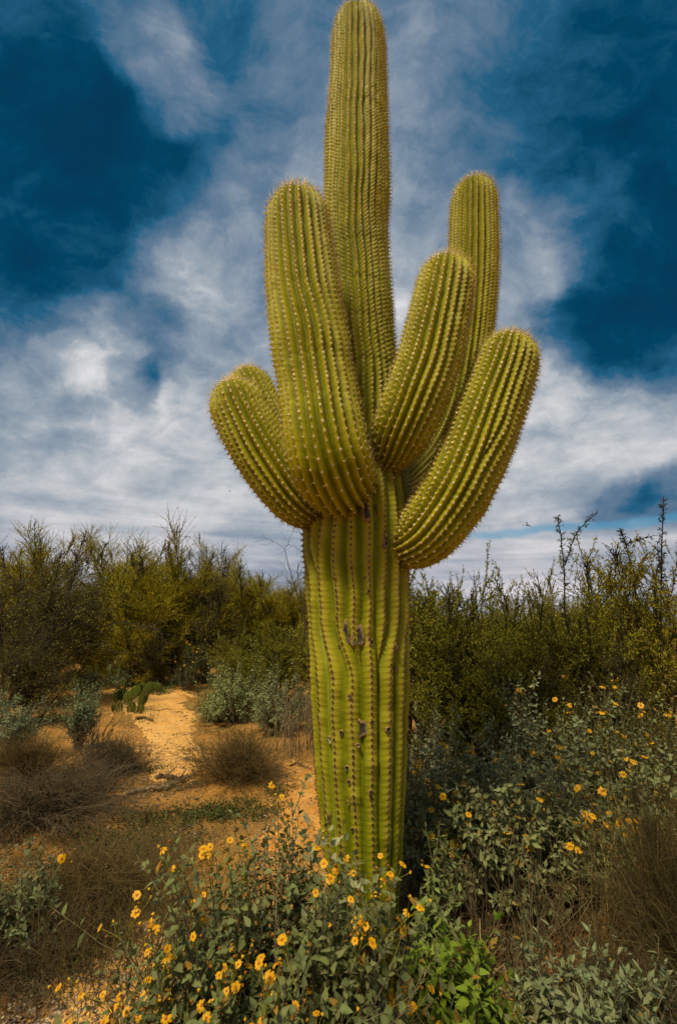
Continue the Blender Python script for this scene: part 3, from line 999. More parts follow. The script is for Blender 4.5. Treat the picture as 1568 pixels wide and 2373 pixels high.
def brittlebush(name, label, base, rx, ry, h, nstem=70, per=11, leaf=.05, wd=.55, colr=(.15, .17, .09), flowers=0, stalk=.12, nleaf=0, seed=1, group=None, cat="shrub", woody=(.16, .12, .075), inner=.35, upr=.0, fl_only=None, buds=0, dead=0.0, low=86):
    rng = np.random.default_rng(seed)
    bx, by = base[0], base[1]
    org = np.array([bx, by, float(hz(bx, by))])
    root = link(name, None, loc=tuple(org), label=label, cat=cat, group=group)
    pol = np.radians(low) * np.sqrt(rng.uniform(0, 1, nstem)) ** .9
    az = rng.uniform(0, 2 * np.pi, nstem)
    rf = np.where(rng.uniform(0, 1, nstem) < inner, rng.uniform(.45, .8, nstem), rng.uniform(.82, 1.08, nstem))
    lum = 1 + .14 * np.sin(az * 3 + seed) + .08 * np.sin(az * 5 + 2 * seed) * np.sin(pol * 4)
    tgt = np.stack([rx * np.sin(pol) * np.cos(az), ry * np.sin(pol) * np.sin(az), h * (np.cos(pol) * .82 + .14)], -1) * (rf * lum)[:, None]
    tgt[:, 2] = np.maximum(tgt[:, 2], .05)
    b0 = np.stack([rng.normal(0, .05 * rx + .01, nstem), rng.normal(0, .05 * ry + .01, nstem), np.zeros(nstem)], -1)
    mid = np.stack([tgt[:, 0] * .55, tgt[:, 1] * .55, tgt[:, 2] * (.40 - upr)], -1) + rng.normal(0, .02, (nstem, 3))
    t = np.linspace(0, 1, 7)[None, :, None]
    stems = b0[:, None] * (1 - t) ** 2 + 2 * mid[:, None] * t * (1 - t) + tgt[:, None] * t ** 2
    stems[:, 1:] += rng.normal(0, .008, stems[:, 1:].shape)
    mb = MB()
    V, q = tubes(stems, .0045, .0018, 3)
    mb.add(V, q, C=vcol(rng, nstem, 21, woody, .25))
    # side twigs
    tw, ti, tt = children_of(rng, stems, 3, .45, .95, .55, .28, 4, .12, .08)
    V, q = tubes(tw, .0020, .0010, 3)
    mb.add(V, q, C=vcol(rng, len(tw), 12, np.array(woody) * np.array([1.0, 1.15, .8]), .25))
    # leaves near tips of stems and side twigs
    allp, alld = [], []
    for paths, cnt, t0 in ((stems, per, .62), (tw, max(3, int(per * .65)), .30)):
        n = len(paths)
        idx = np.repeat(np.arange(n), cnt)
        tl = (t0 + (1 - t0) * (np.tile(np.arange(cnt), n) + rng.uniform(0, .8, n * cnt)) / cnt) ** .8
        tl = tl.clip(0, 1)
        p, d = at_path(paths, idx, tl)
        allp.append(p)
        a, b = perp(d)
        ph = (np.tile(np.arange(cnt), n) * 2.4 + rng.uniform(0, .6, n * cnt) + np.repeat(rng.uniform(0, 6, n), cnt))[:, None]
        out = a * np.cos(ph) + b * np.sin(ph)
        spread = (1.15 - .8 * tl)[:, None]
        dome = unit(p * np.array([1, 1, .6]) / np.array([rx, ry, h]) + np.array([0, 0, .35]))
        dd = unit(d * (.15 + .75 * tl[:, None] ** 3) + out * (.35 + spread) + rng.normal(0, .2, (n * cnt, 3)) + np.array([0, 0, -.12]))
        nn = unit(d * .4 + dome * .7 + rng.normal(0, .38, (n * cnt, 3)) + np.array([0, 0, .25]))
        alld.append((dd, nn, tl))
    pos = np.vstack(allp)
    dd = np.vstack([x[0] for x in alld])
    nn = np.vstack([x[1] for x in alld])
    tl = np.concatenate([x[2] for x in alld])
    keep = pos[:, 2] > .015
    pos, dd, nn, tl = pos[keep], dd[keep], nn[keep], tl[keep]
    size = leaf * rng.uniform(.65, 1.2, len(pos)) * (1.12 - .45 * tl)
    chosen = np.zeros(len(pos), bool)
    if nleaf:
        wp = pos + org
        dc = np.linalg.norm(wp - CAM, axis=1)
        score = size / dc
        # leaves on the side that faces the path, high in the bush
        score = score * (1 + .5 * (np.sum(unit(pos - np.array([0, 0, h * .3])) * unit(CAM - org)[None], -1)).clip(-1, 1))
        score[~in_view(wp)] = 0
        ch = np.argsort(-score)[:nleaf]
        ch = ch[score[ch] > 0]
        chosen[ch] = True
        vars_ = leaf_meshes((colr, wd), colr, wd)
        for i in ch:
            o = bpy.data.objects.new("leaf", vars_[int(rng.integers(8))])
            m4 = rotm(dd[i], nn[i])
            s_ = float(size[i])
            o.matrix_local = Matrix.Translation(pos[i]) @ m4 @ Matrix.Diagonal((s_, s_, s_, 1))
            o.parent = root
            COL.objects.link(o)
    r_ = ~chosen
    nrest = int(r_.sum())
    tp_ = leaf_tpl(wd, .28, .12) if by < 2.5 and h < .9 else kite_tpl(wd)
    npv = len(tp_[0])
    V, T = place(tp_, pos[r_], dd[r_], nn[r_], size[r_])
    lc = vcol(rng, nrest, npv, colr, .17, .05)
    if dead:
        dm = np.repeat(rng.uniform(0, 1, nrest) < dead, npv)[:, None]
        lc = np.where(dm, np.array([.30, .17, .02])[None], lc)
    fo = MB()
    fo.add(V, T=T, C=lc)
    link("foliage", fo.mesh("foliage", M_LEAF, True), root, kind='stuff')
    # flowers on long thin stalks
    if flowers:
        cand = np.where((tgt[:, 2] > h * .30) & (tgt[:, 1] < .35 * ry))[0] if fl_only is None else np.where(fl_only(tgt + org))[0]
        ci = rng.choice(cand, flowers)
        st, dr = at_path(stems, ci, np.full(flowers, .97))
        dr = unit(dr * .8 + np.array([0, -.12, .75]) + rng.normal(0, .38, dr.shape))
        sp_ = grow(rng, st, dr, stalk * rng.uniform(.5, 1.35, flowers), 5, .14, .02)
        V, q = tubes(sp_, .0013, .0009, 3)
        sk = MB()
        sk.add(V, q, C=vcol(rng, flowers, 15, (.24, .22, .02), .2))
        # spent heads and buds on branchlets
        bs, bi, bt = children_of(rng, sp_, 2, .3, .9, .6, .45, 3, .1, .1)
        V, q = tubes(bs, .0010, .0007, 3)
        sk.add(V, q, C=vcol(rng, len(bs), 9, (.17, .16, .02), .2))
        end = bs[:, -1]
        nb = len(end)
        ed = unit(bs[:, -1] - bs[:, -2])
        pa, pb = perp(ed)
        V = np.stack([end - ed * .003, end + pa * .0068 + ed * .003, end - .5 * pa * .0068 + .87 * pb * .0068 + ed * .003, end - .5 * pa * .0068 - .87 * pb * .0068 + ed * .003, end + ed * .009], 1).reshape(-1, 3)
        T = np.array([(0, 2, 1), (0, 3, 2), (0, 1, 3), (1, 2, 4), (2, 3, 4), (3, 1, 4)])
        T = ((np.arange(nb) * 5)[:, None, None] + T[None]).reshape(-1, 3)
        bc = np.where((rng.uniform(0, 1, nb) < .6)[:, None], np.array([.26, .10, .012]), np.array([.55, .33, .015]))
        sk.add(V, T=T, C=np.repeat(bc, 5, 0))
        link("flower_stalks", sk.mesh("flower_stalks", M_TWIG), root, kind='stuff')
        ends = sp_[:, -1]
        fd = unit(sp_[:, -1] - sp_[:, -2])
        for i in range(flowers):
            up = unit(fd[i] + np.array([0, -.55, .25]) + rng.normal(0, .35, 3))
            x = perp(up[None])[0][0]
            s_ = rng.uniform(.42, .80) * (1.5 if abs(by) > 2.4 else 1.0)
            me, dm = FL[int(rng.integers(4))]
            o = bpy.data.objects.new("flower", me)
            o.matrix_local = Matrix.Translation(ends[i]) @ rotm(x, up) @ Matrix.Rotation(rng.uniform(0, 6), 4, 'Z') @ Matrix.Diagonal((s_, s_, s_, 1))
            o.parent = root
            COL.objects.link(o)
            c = bpy.data.objects.new("flower_disc", dm)
            c.parent = o
            COL.objects.link(c)
    link("stems", mb.mesh("stems", M_TWIG), root, kind='stuff')
    return root


def ground_at(px, Y):
    """ground point under the photo column px at distance Y"""
    z = Y * math.cos(PITCH) - CAM[2] * math.sin(PITCH)
    return np.array([(px - W0 / 2) / F * z, Y, 0.0])


GB = (.155, .174, .062)      # grey green of the brittlebush
BRG = "flowering brittlebush shrubs"

# foreground
brittlebush("brittlebush", "broad grey-green brittlebush full of yellow daisies in front of the cactus foot", (-.20, 1.76), .47, .46, .80, 420, 13, .043, .62, GB, 210, .13, 300, 41, BRG, dead=.03, fl_only=lambda p: (p[:, 1] < 1.95) & (p[:, 2] > .2))
brittlebush("brittlebush", "pale large-leaved sprig with yellow flowers pressed against the cactus trunk", (-.035, 2.03), .19, .11, .72, 44, 11, .062, .66, (.27, .28, .14), 6, .13, 140, 42, BRG, upr=-.08)
brittlebush("brittlebush", "thin silvery plant with narrow leaves low in front of the cactus base", (.02, 1.62), .19, .17, .44, 40, 11, .052, .32, (.24, .245, .13), 0, 0, 120, 43, None)
brittlebush("green_shrub", "small bright green leafy shrub right of the cactus base", (.39, 1.78), .18, .17, .50, 120, 13, .056, .50, (.16, .225, .018), 0, 0, 240, 44, None, dead=.06, low=80)
brittlebush("brittlebush", "silver-leaved bush without flowers near the lower right corner", (.80, 1.80), .34, .26, .50, 270, 13, .044, .44, (.185, .205, .10), 0, 0, 240, 45, None, dead=.03)
brittlebush("brittlebush", "leafy green sprig standing between the cactus foot and dark stems", (.41, 2.25), .12, .12, .58, 20, 11, .052, .46, (.17, .20, .06), 2, .10, 90, 46, None, low=55)
brittlebush("brittlebush", "grey bush with yellow flowers cut by the left edge of the picture", (-1.56, 2.6), .22, .24, .46, 70, 11, .042, .5, (.14, .155, .065), 5, .16, 160, 47, BRG)
# right band
rb = [
    (ground_at(1010, 3.05), .34, .34, .84, 110, 36, 51, GB, "flowering grey-green bush directly right of the cactus trunk, chest-high daisies"),
    (ground_at(1190, 2.95), .46, .36, .80, 150, 40, 52, (.20, .21, .085), "leafy brittlebush with bare woody stems showing beneath, right of centre"),
    (ground_at(1260, 3.9), .55, .5, .98, 150, 20, 53, (.25, .27, .14), "pale silver brittlebush mound below the tall thorny bush"),
    (ground_at(1480, 3.7), .62, .5, 1.0, 150, 66, 54, (.18, .20, .085), "brittlebush crowded with orange-yellow flowers at the right edge"),
    (ground_at(1000, 4.2), .38, .4, .85, 70, 2, 55, (.22, .23, .13), "dusty grey bush half hidden behind the trunk on its right"),
    (ground_at(1370, 3.0), .30, .28, .78, 70, 24, 56, (.16, .17, .065), "thin dark brittlebush with drooping orange heads beside the dry grass"),
]
for i, (b_, rx, ry, h_, ns, nf, sd_, c_, lb) in enumerate(rb):
    brittlebush("brittlebush", lb, b_, rx, ry, h_, int(ns * 1.25), 12, .052, .54, c_, nf, .10, 110, sd_, BRG, dead=.05)
# left side
brittlebush("grey_leaf_shrub", "upright blue-green shrub standing left of the prickly pear", ground_at(182, 6.3), .30, .28, .88, 80, 11, .05, .55, (.13, .17, .075), 0, 0, 40, 61, "blue-green leafy shrubs", low=62)
brittlebush("grey_leaf_shrub", "silvery shrub cut by the left edge, below the dark thorn tree", ground_at(10, 5.6), .38, .34, .92, 100, 11, .052, .5, (.18, .22, .12), 0, 0, 60, 62, "blue-green leafy shrubs", low=70)
brittlebush("brittlebush", "rounded grey-green bush beside the pale path, left of the trunk", ground_at(540, 8.2), .72, .6, .95, 230, 12, .06, .55, (.20, .225, .08), 0, 0, 60, 63, "grey bushes between path and trunk")
brittlebush("brittlebush", "second grey bush behind dry stalks, touching the left of the trunk", ground_at(655, 7.2), .50, .5, .92, 150, 11, .06, .55, (.18, .20, .09), 0, 0, 40, 64, "grey bushes between path and trunk")
brittlebush("brittlebush", "small bush speckled with orange flowers at the far end of the path", ground_at(437, 11.5), .38, .38, 1.25, 60, 11, .06, .5, (.09, .12, .05), 26, .16, 0, 65, BRG)
for i, (px, Y, h_, r_, lb) in enumerate([(272, 12.5, .75, .5, "low grey bush under the fan-shaped palo verde"), (190, 14.5, .75, .55, "faint grey bush in the gap beyond the dark thorn tree"), (195, 10.5, .55, .42, "grey bush at the foot of the thorn tree beside the path"), (282, 10.2, .22, .22, "tiny bright green plant at the far end of the path"), (350, 11.0, .25, .5, "flat green plant by the far path edge")]):
    brittlebush("grey_leaf_shrub", lb, ground_at(px, Y), r_, r_ * .9, h_, 50, 10, .065, .5, (.16, .19, .095) if i < 3 else (.09, .15, .03), 0, 0, 0, 70 + i, "small bushes beyond the path")


# ------------------------------------------------------------------ trees and big bushes
def bush_meshes(kind, seed):
    """unit-height bush: (branches mesh, foliage mesh)"""
    rng = np.random.default_rng(seed)
    br, fo = MB(), MB()

    def stems0(n, t0, t1, L, sp=.03):
        az = rng.uniform(0, 2 * np.pi, n)
        ti = rng.uniform(t0, t1, n)
        d = np.stack([np.sin(ti) * np.cos(az), np.sin(ti) * np.sin(az), np.cos(ti)], -1)
        st = np.stack([rng.normal(0, sp, n), rng.normal(0, sp, n), np.zeros(n)], -1)
        return grow(rng, st, d, L * rng.uniform(.8, 1.12, n) * (1 - .25 * (ti / 1.2)), 9, .09, .05)

    def leaves(paths, m, size, colr, wd=.5, var=.2, t0=.1):
        n = len(paths)
        idx = np.repeat(np.arange(n), m)
        p, d = at_path(paths, idx, rng.uniform(t0, 1, n * m))
        dd = unit(d * .7 + rng.normal(0, .6, (n * m, 3)))
        nn = rng.normal(0, 1, (n * m, 3)) + np.array([0, 0, .6])
        V, T = place(diamond_tpl(wd), p, dd, nn, size * rng.uniform(.6, 1.3, n * m))
        fo.add(V, T=T, C=vcol(rng, n * m, 4, colr, var, .08))

    def shoots(paths, m, colr, L, side=16, leafy=0.0):
        """long upright tips with short straight side thorns, standing out of the crown"""
        top = np.argsort(-paths[:, -1, 2] - rng.uniform(0, .25, len(paths)))[:m]
        st = paths[top, -1]
        dr = unit(unit(paths[top, -1] - paths[top, -2]) + np.array([0, 0, .9]))
        sh = grow(rng, st, dr, L * rng.uniform(.6, 1.2, m), 6, .07, .05)
        V, q = tubes(sh, .0048, .0020, 3)
        br.add(V, q, C=vcol(rng, m, 18, colr, .2))
        th, _, _ = children_of(rng, sh, side, .0, .9, .55, .34, 3, .05, .05, .3, .75)
        V, q = tubes(th, .0030, .0012, 3)
        br.add(V, q, C=vcol(rng, len(th), 9, colr, .25))
        if leafy:
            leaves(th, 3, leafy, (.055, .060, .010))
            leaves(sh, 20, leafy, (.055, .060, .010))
    if kind == 'palo':
        L0 = stems0(14, .08, 1.25, .80)
        L1, _, _ = children_of(rng, L0, 10, .08, 1, .52, .46, 5, .09, .04)
        L2, _, _ = children_of(rng, L1, 8, .15, 1, .45, .42, 4, .10, .07)
        L3, _, _ = children_of(rng, L2, 13, .1, 1, .55, .62, 2, .10, .03)
        dk = (.035, .028, .014)
        gr = (.33, .275, .010)
        for Lx, r0, r1, s_, c_ in ((L0, .012, .004, 5, dk), (L1, .005, .002, 3, (.045, .040, .012)), (L2, .0028, .0014, 3, (.085, .080, .010))):
            V, q = tubes(Lx, r0, r1, s_)
            br.add(V, q, C=vcol(rng, len(Lx), Lx.shape[1] * s_, c_, .2))
        V, q = tubes(L3, .0017, .0009, 3)
        fo.add(V, q, C=vcol(rng, len(L3), 6, gr, .28, .08))
        leaves(L3, 4, .021, gr, .15, .3)
        shoots(L1, 22, (.040, .032, .014), .15, 13)
    elif kind == 'creo':
        L0 = stems0(18, .03, 1.0, .85)
        L1, _, _ = children_of(rng, L0, 10, .12, 1, .5, .36, 5, .10, .06)
        L2, _, _ = children_of(rng, L1, 8, .1, 1, .6, .42, 4, .12, .04)
        dk = (.030, .022, .012)
        for Lx, r0, r1, s_, c_ in ((L0, .008, .003, 4, dk), (L1, .0032, .0015, 3, dk), (L2, .0017, .0010, 3, (.045, .038, .012))):
            V, q = tubes(Lx, r0, r1, s_)
            br.add(V, q, C=vcol(rng, len(Lx), Lx.shape[1] * s_, c_, .25))
        leaves(L2, 26, .022, (.195, .180, .008), .28, .3)
        leaves(L1, 16, .022, (.195, .180, .008), .28, .3)
        shoots(L0, 9, (.035, .028, .012), .22, 18, .013)
    elif kind == 'thorn':
        L0 = stems0(10, .1, 1.05, .85)
        L1, _, _ = children_of(rng, L0, 10, .15, 1, .6, .5, 6, .16, .03)
        L2, _, _ = children_of(rng, L1, 9, .1, 1, .7, .40, 5, .18, .0)
        L3, _, _ = children_of(rng, L2, 4, .1, 1, .7, .5, 3, .12, .0)
        for Lx, r0, r1, s_, c_ in ((L0, .013, .005, 5, (.030, .022, .016)), (L1, .005, .002, 3, (.040, .028, .020)), (L2, .0024, .0011, 3, (.050, .036, .022)), (L3, .0014, .0008, 3, (.06, .045, .022))):
            V, q = tubes(Lx, r0, r1, s_)
            br.add(V, q, C=vcol(rng, len(Lx), Lx.shape[1] * s_, c_, .25))
        leaves(L3, 4, .017, (.15, .135, .010), .4, .3)
        shoots(L1, 12, (.04, .03, .016), .16)
    elif kind == 'wisp':     # tall open shrub with leafy upright wands
        L0 = stems0(9, .03, .42, 1.0)
        L1, _, _ = children_of(rng, L0, 9, .15, .9, .5, .34, 5, .10, .08)
        L2, _, _ = children_of(rng, L1, 8, .1, 1, .6, .36, 4, .12, .05)
        for Lx, r0, r1, s_, c_ in ((L0, .008, .0018, 4, (.03, .022, .012)), (L1, .0030, .0014, 3, (.035, .027, .012)), (L2, .0016, .0009, 3, (.06, .05, .012))):
            V, q = tubes(Lx, r0, r1, s_)
            br.add(V, q, C=vcol(rng, len(Lx), Lx.shape[1] * s_, c_, .25))
        leaves(L2, 22, .020, (.25, .215, .008), .32, .3)
        leaves(L1, 12, .020, (.20, .18, .010), .32, .3)
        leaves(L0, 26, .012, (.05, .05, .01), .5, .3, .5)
        shoots(L0, 9, (.035, .028, .012), .16, 16, .012)
    # scale to unit height
    zmax = np.percentile(np.concatenate(br.V)[:, 2], 99.6)
    for b_ in (br, fo):
        b_.V = [v / zmax for v in b_.V]
    return br.mesh(kind + "_branches", M_TWIG), fo.mesh(kind + "_foliage", M_LEAF)


BM = {(k_, i): bush_meshes(k_, 200 + 10 * j + i) for j, (k_, n_) in enumerate((('palo', 2), ('creo', 3), ('thorn', 2), ('wisp', 1))) for i in range(n_)}


WB = {'palo': 1.15, 'creo': 1.15, 'thorn': 1.0, 'wisp': 1.15}


def tree(name, label, kind, var, px, Y, toppy, wscale=1.0, rot=0.0, group=None, cat="bush", sink=0.0):
    b_ = ground_at(px, Y)
    h = P(px, toppy, Y)[2]
    z0 = float(hz(b_[0], b_[1]))
    root = link(name, None, loc=(b_[0], b_[1], z0 - .02), label=label, cat=cat, group=group)
    root.rotation_euler = (0, 0, rot)
    root.scale = (h * wscale * WB[kind], h * wscale * WB[kind], h)
    bm, fm = BM[(kind, var)]
    link("branches", bm, root, kind='stuff')
    link("crown", fm, root, kind='stuff')
    return root


GL = "palo verde trees beyond the path"
GR = "dense bushes on the right"
tree("thorn_tree", "dark tangled thorn tree with brown branches at the left edge", 'thorn', 0, 20, 9.0, 1262, 1.0, .4, cat="tree")
tree("thorn_tree", "low dark thorn bush drooping over the left edge of the path", 'thorn', 1, 60, 7.6, 1440, 1.25, 2.0, cat="bush")
tree("palo_verde", "palo verde with spiky tips behind the dark thorn tree", 'palo', 0, 95, 12.5, 1238, .95, 1.0, GL, "tree")
tree("palo_verde", "fan-shaped palo verde rising behind the end of the path", 'palo', 1, 325, 12.8, 1236, .95, 2.2, GL, "tree")
tree("palo_verde", "palo verde between the fan-shaped one and the bare-branched one", 'palo', 0, 240, 15.5, 1252, 1.0, 4.0, GL, "tree")
tree("thorn_tree", "sparse bare-branched tree behind the orange-flowered bush", 'thorn', 1, 475, 12.4, 1262, .75, .9, GL, "tree")
tree("palo_verde", "rounded olive tree between the bare-branched tree and the cactus", 'palo', 1, 560, 14.5, 1282, 1.0, .2, GL, "tree")
tree("palo_verde", "lowest olive tree, touching the left side of the cactus trunk", 'palo', 0, 660, 13.5, 1335, .95, 5.1, GL, "tree")
tree("palo_verde", "far olive crown filling the skyline between the spiky trees", 'palo', 1, 430, 18.5, 1290, 1.1, 3.3, GL, "tree")
tree("creosote_bush", "yellowish creosote bush over the grey bushes left of the trunk", 'creo', 0, 640, 9.6, 1440, 1.0, 1.1, None)
tree("creosote_bush", "dark green creosote bush low behind the rounded grey bush", 'creo', 1, 550, 10.8, 1460, 1.0, 2.1, None)
tree("creosote_bush", "brownish bush at the end of the path below the fan-shaped tree", 'thorn', 0, 380, 11.9, 1440, 1.0, 2.9, None)
# right side
tree("creosote_bush", "dark bush directly behind the trunk on its right", 'creo', 0, 975, 5.6, 1348, .9, .3, GR)
tree("creosote_bush", "green bush with two pointed tips right of the cactus", 'creo', 1, 1105, 5.5, 1322, .70, 1.3, GR)
tree("creosote_bush", "green bush with one slim tip, below the big lowest arm", 'creo', 2, 1180, 6.3, 1392, .7, 2.3, GR)
tree("creosote_bush", "low dense bush with yellow-green twigs above the silver brittlebush", 'creo', 2, 1110, 4.9, 1480, 1.0, 4.3, GR)
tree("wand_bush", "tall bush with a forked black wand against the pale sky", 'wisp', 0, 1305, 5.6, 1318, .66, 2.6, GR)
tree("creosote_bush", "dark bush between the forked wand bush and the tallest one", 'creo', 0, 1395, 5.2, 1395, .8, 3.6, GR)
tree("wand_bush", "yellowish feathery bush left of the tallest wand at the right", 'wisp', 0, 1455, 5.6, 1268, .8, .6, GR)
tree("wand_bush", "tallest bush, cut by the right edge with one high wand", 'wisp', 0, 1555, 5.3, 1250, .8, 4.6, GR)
tree("thorn_tree", "brown thorny undergrowth bush below the forked wand", 'thorn', 0, 1290, 5.2, 1500, 1.1, 4.0, GR)
tree("thorn_tree", "brown thorny undergrowth bush at the right edge above the flowers", 'thorn', 1, 1480, 4.9, 1480, 1.1, 1.0, GR)
# farther rows that close the horizon
GF = "distant bushes on the horizon"
for i, (px, Y, tp, k_, v_, lb) in enumerate([(60, 26, 1345, 'palo', 0, "distant bush behind the thorn tree at the far left"), (380, 27, 1350, 'palo', 1, "distant bush seen between the far palo verdes"), (640, 24, 1365, 'palo', 0, "distant bush just left of the trunk"),
                                             (860, 22, 1380, 'palo', 1, "distant bush hidden behind the trunk"), (985, 20, 1385, 'palo', 0, "distant bush low beside the trunk on the right"), (1120, 19, 1392, 'palo', 1, "distant bush behind the two-tipped green bush"), (1245, 17, 1398, 'palo', 0, "small distant bush in the low gap of the right skyline"),
                                             (1370, 20, 1385, 'palo', 1, "distant bush behind the dark bush on the right"), (1500, 19, 1375, 'palo', 0, "distant bush behind the tallest wand bush")]):
    tree("distant_bush", lb, k_, v_, px, Y, tp, 1.5, i * 1.7, GF)


# wands standing out of the right-hand bushes: black forked twigs with small leaves
def wand(label, pts, Y, seed, side=40, lf=.026):
    rng = np.random.default_rng(seed)
    root_p = ground_at(pts[0][0][0], Y)
    root_p[2] = float(hz(root_p[0], root_p[1]))
    root = link("leafy_wand", None, loc=tuple(root_p), label=label, cat="branch", group="wands above the right-hand bushes")
    br, fo = MB(), MB()
    for line in pts:
        C = catmull([P(a, b, Y) - root_p for a, b in line], 8)
        n = len(C)
        C = C + np.cumsum(rng.normal(0, .0022, C.shape), 0)
        pth = C[None]
        V, q = tubes(pth, .012 if line is pts[0] else .009, .005, 5)
        br.add(V, q, C=(.022, .017, .012))
        L = path_len(pth)[0]
        m = int(side * L / .6)
        th, _, _ = children_of(rng, pth, m, .02, .98, .85, .05 / L * 1.0, 3, .05, .05, .5, .2)
        V, q = tubes(th, .0045, .0022, 3)
        br.add(V, q, C=(.026, .020, .012))
        idx = np.repeat(np.arange(len(th)), 3)
        p, d = at_path(th, idx, rng.uniform(.3, 1, len(idx)))
        V, T = place(diamond_tpl(.6), p, unit(d + rng.normal(0, .6, p.shape)), rng.normal(0, 1, p.shape), lf * rng.uniform(.5, 1.2, len(p)))
        fo.add(V, T=T, C=vcol(rng, len(p), 4, (.04, .04, .012), .3))
    link("stem", br.mesh("stem", M_TWIG), root)
    link("foliage", fo.mesh("foliage", M_LEAF), root, kind='stuff')


wand("forked black wand rising against the pale strip of sky", [[(1325, 1700), (1318, 1500), (1310, 1400), (1308, 1310), (1300, 1240), (1292, 1192)], [(1308, 1310), (1325, 1262), (1345, 1225), (1385, 1190)]], 5.5, 301)
wand("single tall black wand near the right edge of the sky", [[(1530, 1700), (1528, 1500), (1530, 1380), (1531, 1290), (1533, 1220), (1537, 1150)]], 5.3, 302, 44)
wand("feathery yellow-brown wand left of the tall black one", [[(1480, 1650), (1475, 1420), (1462, 1320), (1450, 1260), (1440, 1222)], [(1450, 1262), (1475, 1250), (1510, 1240)]], 5.5, 303, 60, .024)


# ------------------------------------------------------------------ dry mounds and grasses
def mound_mesh(seed, n=2600, colr=(.15, .105, .055), flat=.8, K=3, curl=.22):
    rng = np.random.default_rng(seed)
    n0 = 160
    az = rng.uniform(0, 2 * np.pi, n0)
    ti = rng.uniform(0, 1.45, n0)
    d = np.stack([np.sin(ti) * np.cos(az), np.sin(ti) * np.sin(az), np.cos(ti) + .05], -1)
    st = np.stack([rng.normal(0, .12, n0), rng.normal(0, .12, n0), np.zeros(n0)], -1)
    L0 = grow(rng, st, d, rng.uniform(.6, .95, n0), 6, curl * .6, .02, .1)
    L1, _, _ = children_of(rng, L0, 7, .15, 1, .55, .5, 5, curl, .02, .05)
    L2, _, _ = children_of(rng, L1, max(1, n // len(L1)), .1, 1, .6, .6, K, curl, .0, .05)
    mb = MB()
    for Lx, r0, r1 in ((L0, .0060, .0026), (L1, .0030, .0018), (L2, .0021, .0012)):
        V, q = tubes(Lx, r0, r1, 3)
        V[:, 2] = V[:, 2].clip(-.01, None)
        mb.add(V, q, C=vcol(rng, len(Lx), Lx.shape[1] * 3, colr, .35, .06))
    return mb.mesh("dry_twigs", M_TWIG)


MD = [mound_mesh(400, 4000, (.125, .080, .024)), mound_mesh(401, 4000, (.092, .064, .032), curl=.3), mound_mesh(402, 4600, (.085, .063, .020), curl=.18)]
for i, (px, Y, tp, rx, v_, lb) in enumerate([
    (548, 5.05, 1716, .62, 0, "round brown mound of dry twigs beside the sandy path"),
    (262, 5.2, 1722, .52, 1, "dark dry twiggy clump below the upright blue-green shrub"),
    (100, 4.1, 1800, .95, 1, "wide grey tangle of dry twigs at the left edge"),
    (235, 3.0, 1985, .62, 0, "low brown dry bush in the shade above the gravel"),
    (1600, 2.3, 1960, .34, 2, "brown fuzzy dry bush filling the lower right edge"),
    (1470, 2.0, 2260, .30, 1, "dark dead twigs behind the silver-leaved bush"),
    (70, 2.55, 2130, .50, 1, "shaded dry clump under the flowering bush at the left edge"),
    (60, 5.0, 1722, .55, 0, "brown dry undergrowth beneath the silvery shrub at left"),
]):
    b_ = ground_at(px, Y)
    h = P(px, tp, Y)[2] / .86
    o = link("dry_shrub", MD[v_], None, None, lb, "dry shrub", "dry twiggy mounds", (b_[0], b_[1], float(hz(b_[0], b_[1]))))
    o.scale = (rx, rx * .9, h)
    o.rotation_euler = (0, 0, i * 1.3)


def stalks(name, label, base, n, rad, L, colr, seed, cat, tilt=.35, r0=.0022, curl=.12, branch=2, group=None):
    rng = np.random.default_rng(seed)
    z0 = float(hz(base[0], base[1]))
    az = rng.uniform(0, 2 * np.pi, n)
    ti = np.abs(rng.normal(0, tilt, n))
    d = np.stack([np.sin(ti) * np.cos(az), np.sin(ti) * np.sin(az), np.cos(ti)], -1)
    rr = rad * np.sqrt(rng.uniform(0, 1, n))
    a2 = rng.uniform(0, 2 * np.pi, n)
    st = np.stack([rr * np.cos(a2), rr * np.sin(a2), np.zeros(n)], -1)
    L0 = grow(rng, st, d, L * rng.uniform(.5, 1.1, n), 7, curl, .0, .12)
    mb = MB()
    V, q = tubes(L0, r0, r0 * .45, 3)
    mb.add(V, q, C=vcol(rng, n, 21, colr, .3, .06))
    if branch:
        L1, _, _ = children_of(rng, L0, branch, .3, .95, .5, .35, 4, curl, .02)
        V, q = tubes(L1, r0 * .55, r0 * .35, 3)
        mb.add(V, q, C=vcol(rng, len(L1), 12, colr, .3, .06))
    return link(name, mb.mesh(name, M_TWIG), None, None, label, cat, group, (base[0], base[1], z0))


stalks("dry_grass", "tall pale straw grass bending at the right edge", ground_at(1510, 2.8), 130, .36, .58, (.36, .25, .08), 501, "grass", .38, .0022, .16, 1)
stalks("dry_grass", "brown grass stems between flowers and fuzzy dry bush at right", ground_at(1400, 2.55), 80, .25, .50, (.16, .11, .05), 502, "grass", .3, .0022, .14, 2)
stalks("woody_stems", "bare dark stems under the brittlebush right of the trunk", ground_at(1150, 2.6), 110, .36, .42, (.12, .085, .045), 503, "stems", .38, .0032, .10, 2)
stalks("woody_stems", "upright dry stalks just left of the trunk in front of a grey bush", ground_at(690, 6.2), 90, .36, .70, (.22, .16, .09), 504, "stems", .22, .004, .08, 2)
stalks("woody_stems", "few pale dead sticks rising from the litter right of the green shrub", ground_at(1135, 1.95), 16, .18, .42, (.30, .20, .08), 505, "stems", .5, .0034, .14, 2)
stalks("woody_stems", "dark bare stems below the upright blue-green shrub", ground_at(215, 5.9), 26, .12, .55, (.06, .045, .03), 506, "stems", .45, .007, .14, 2)
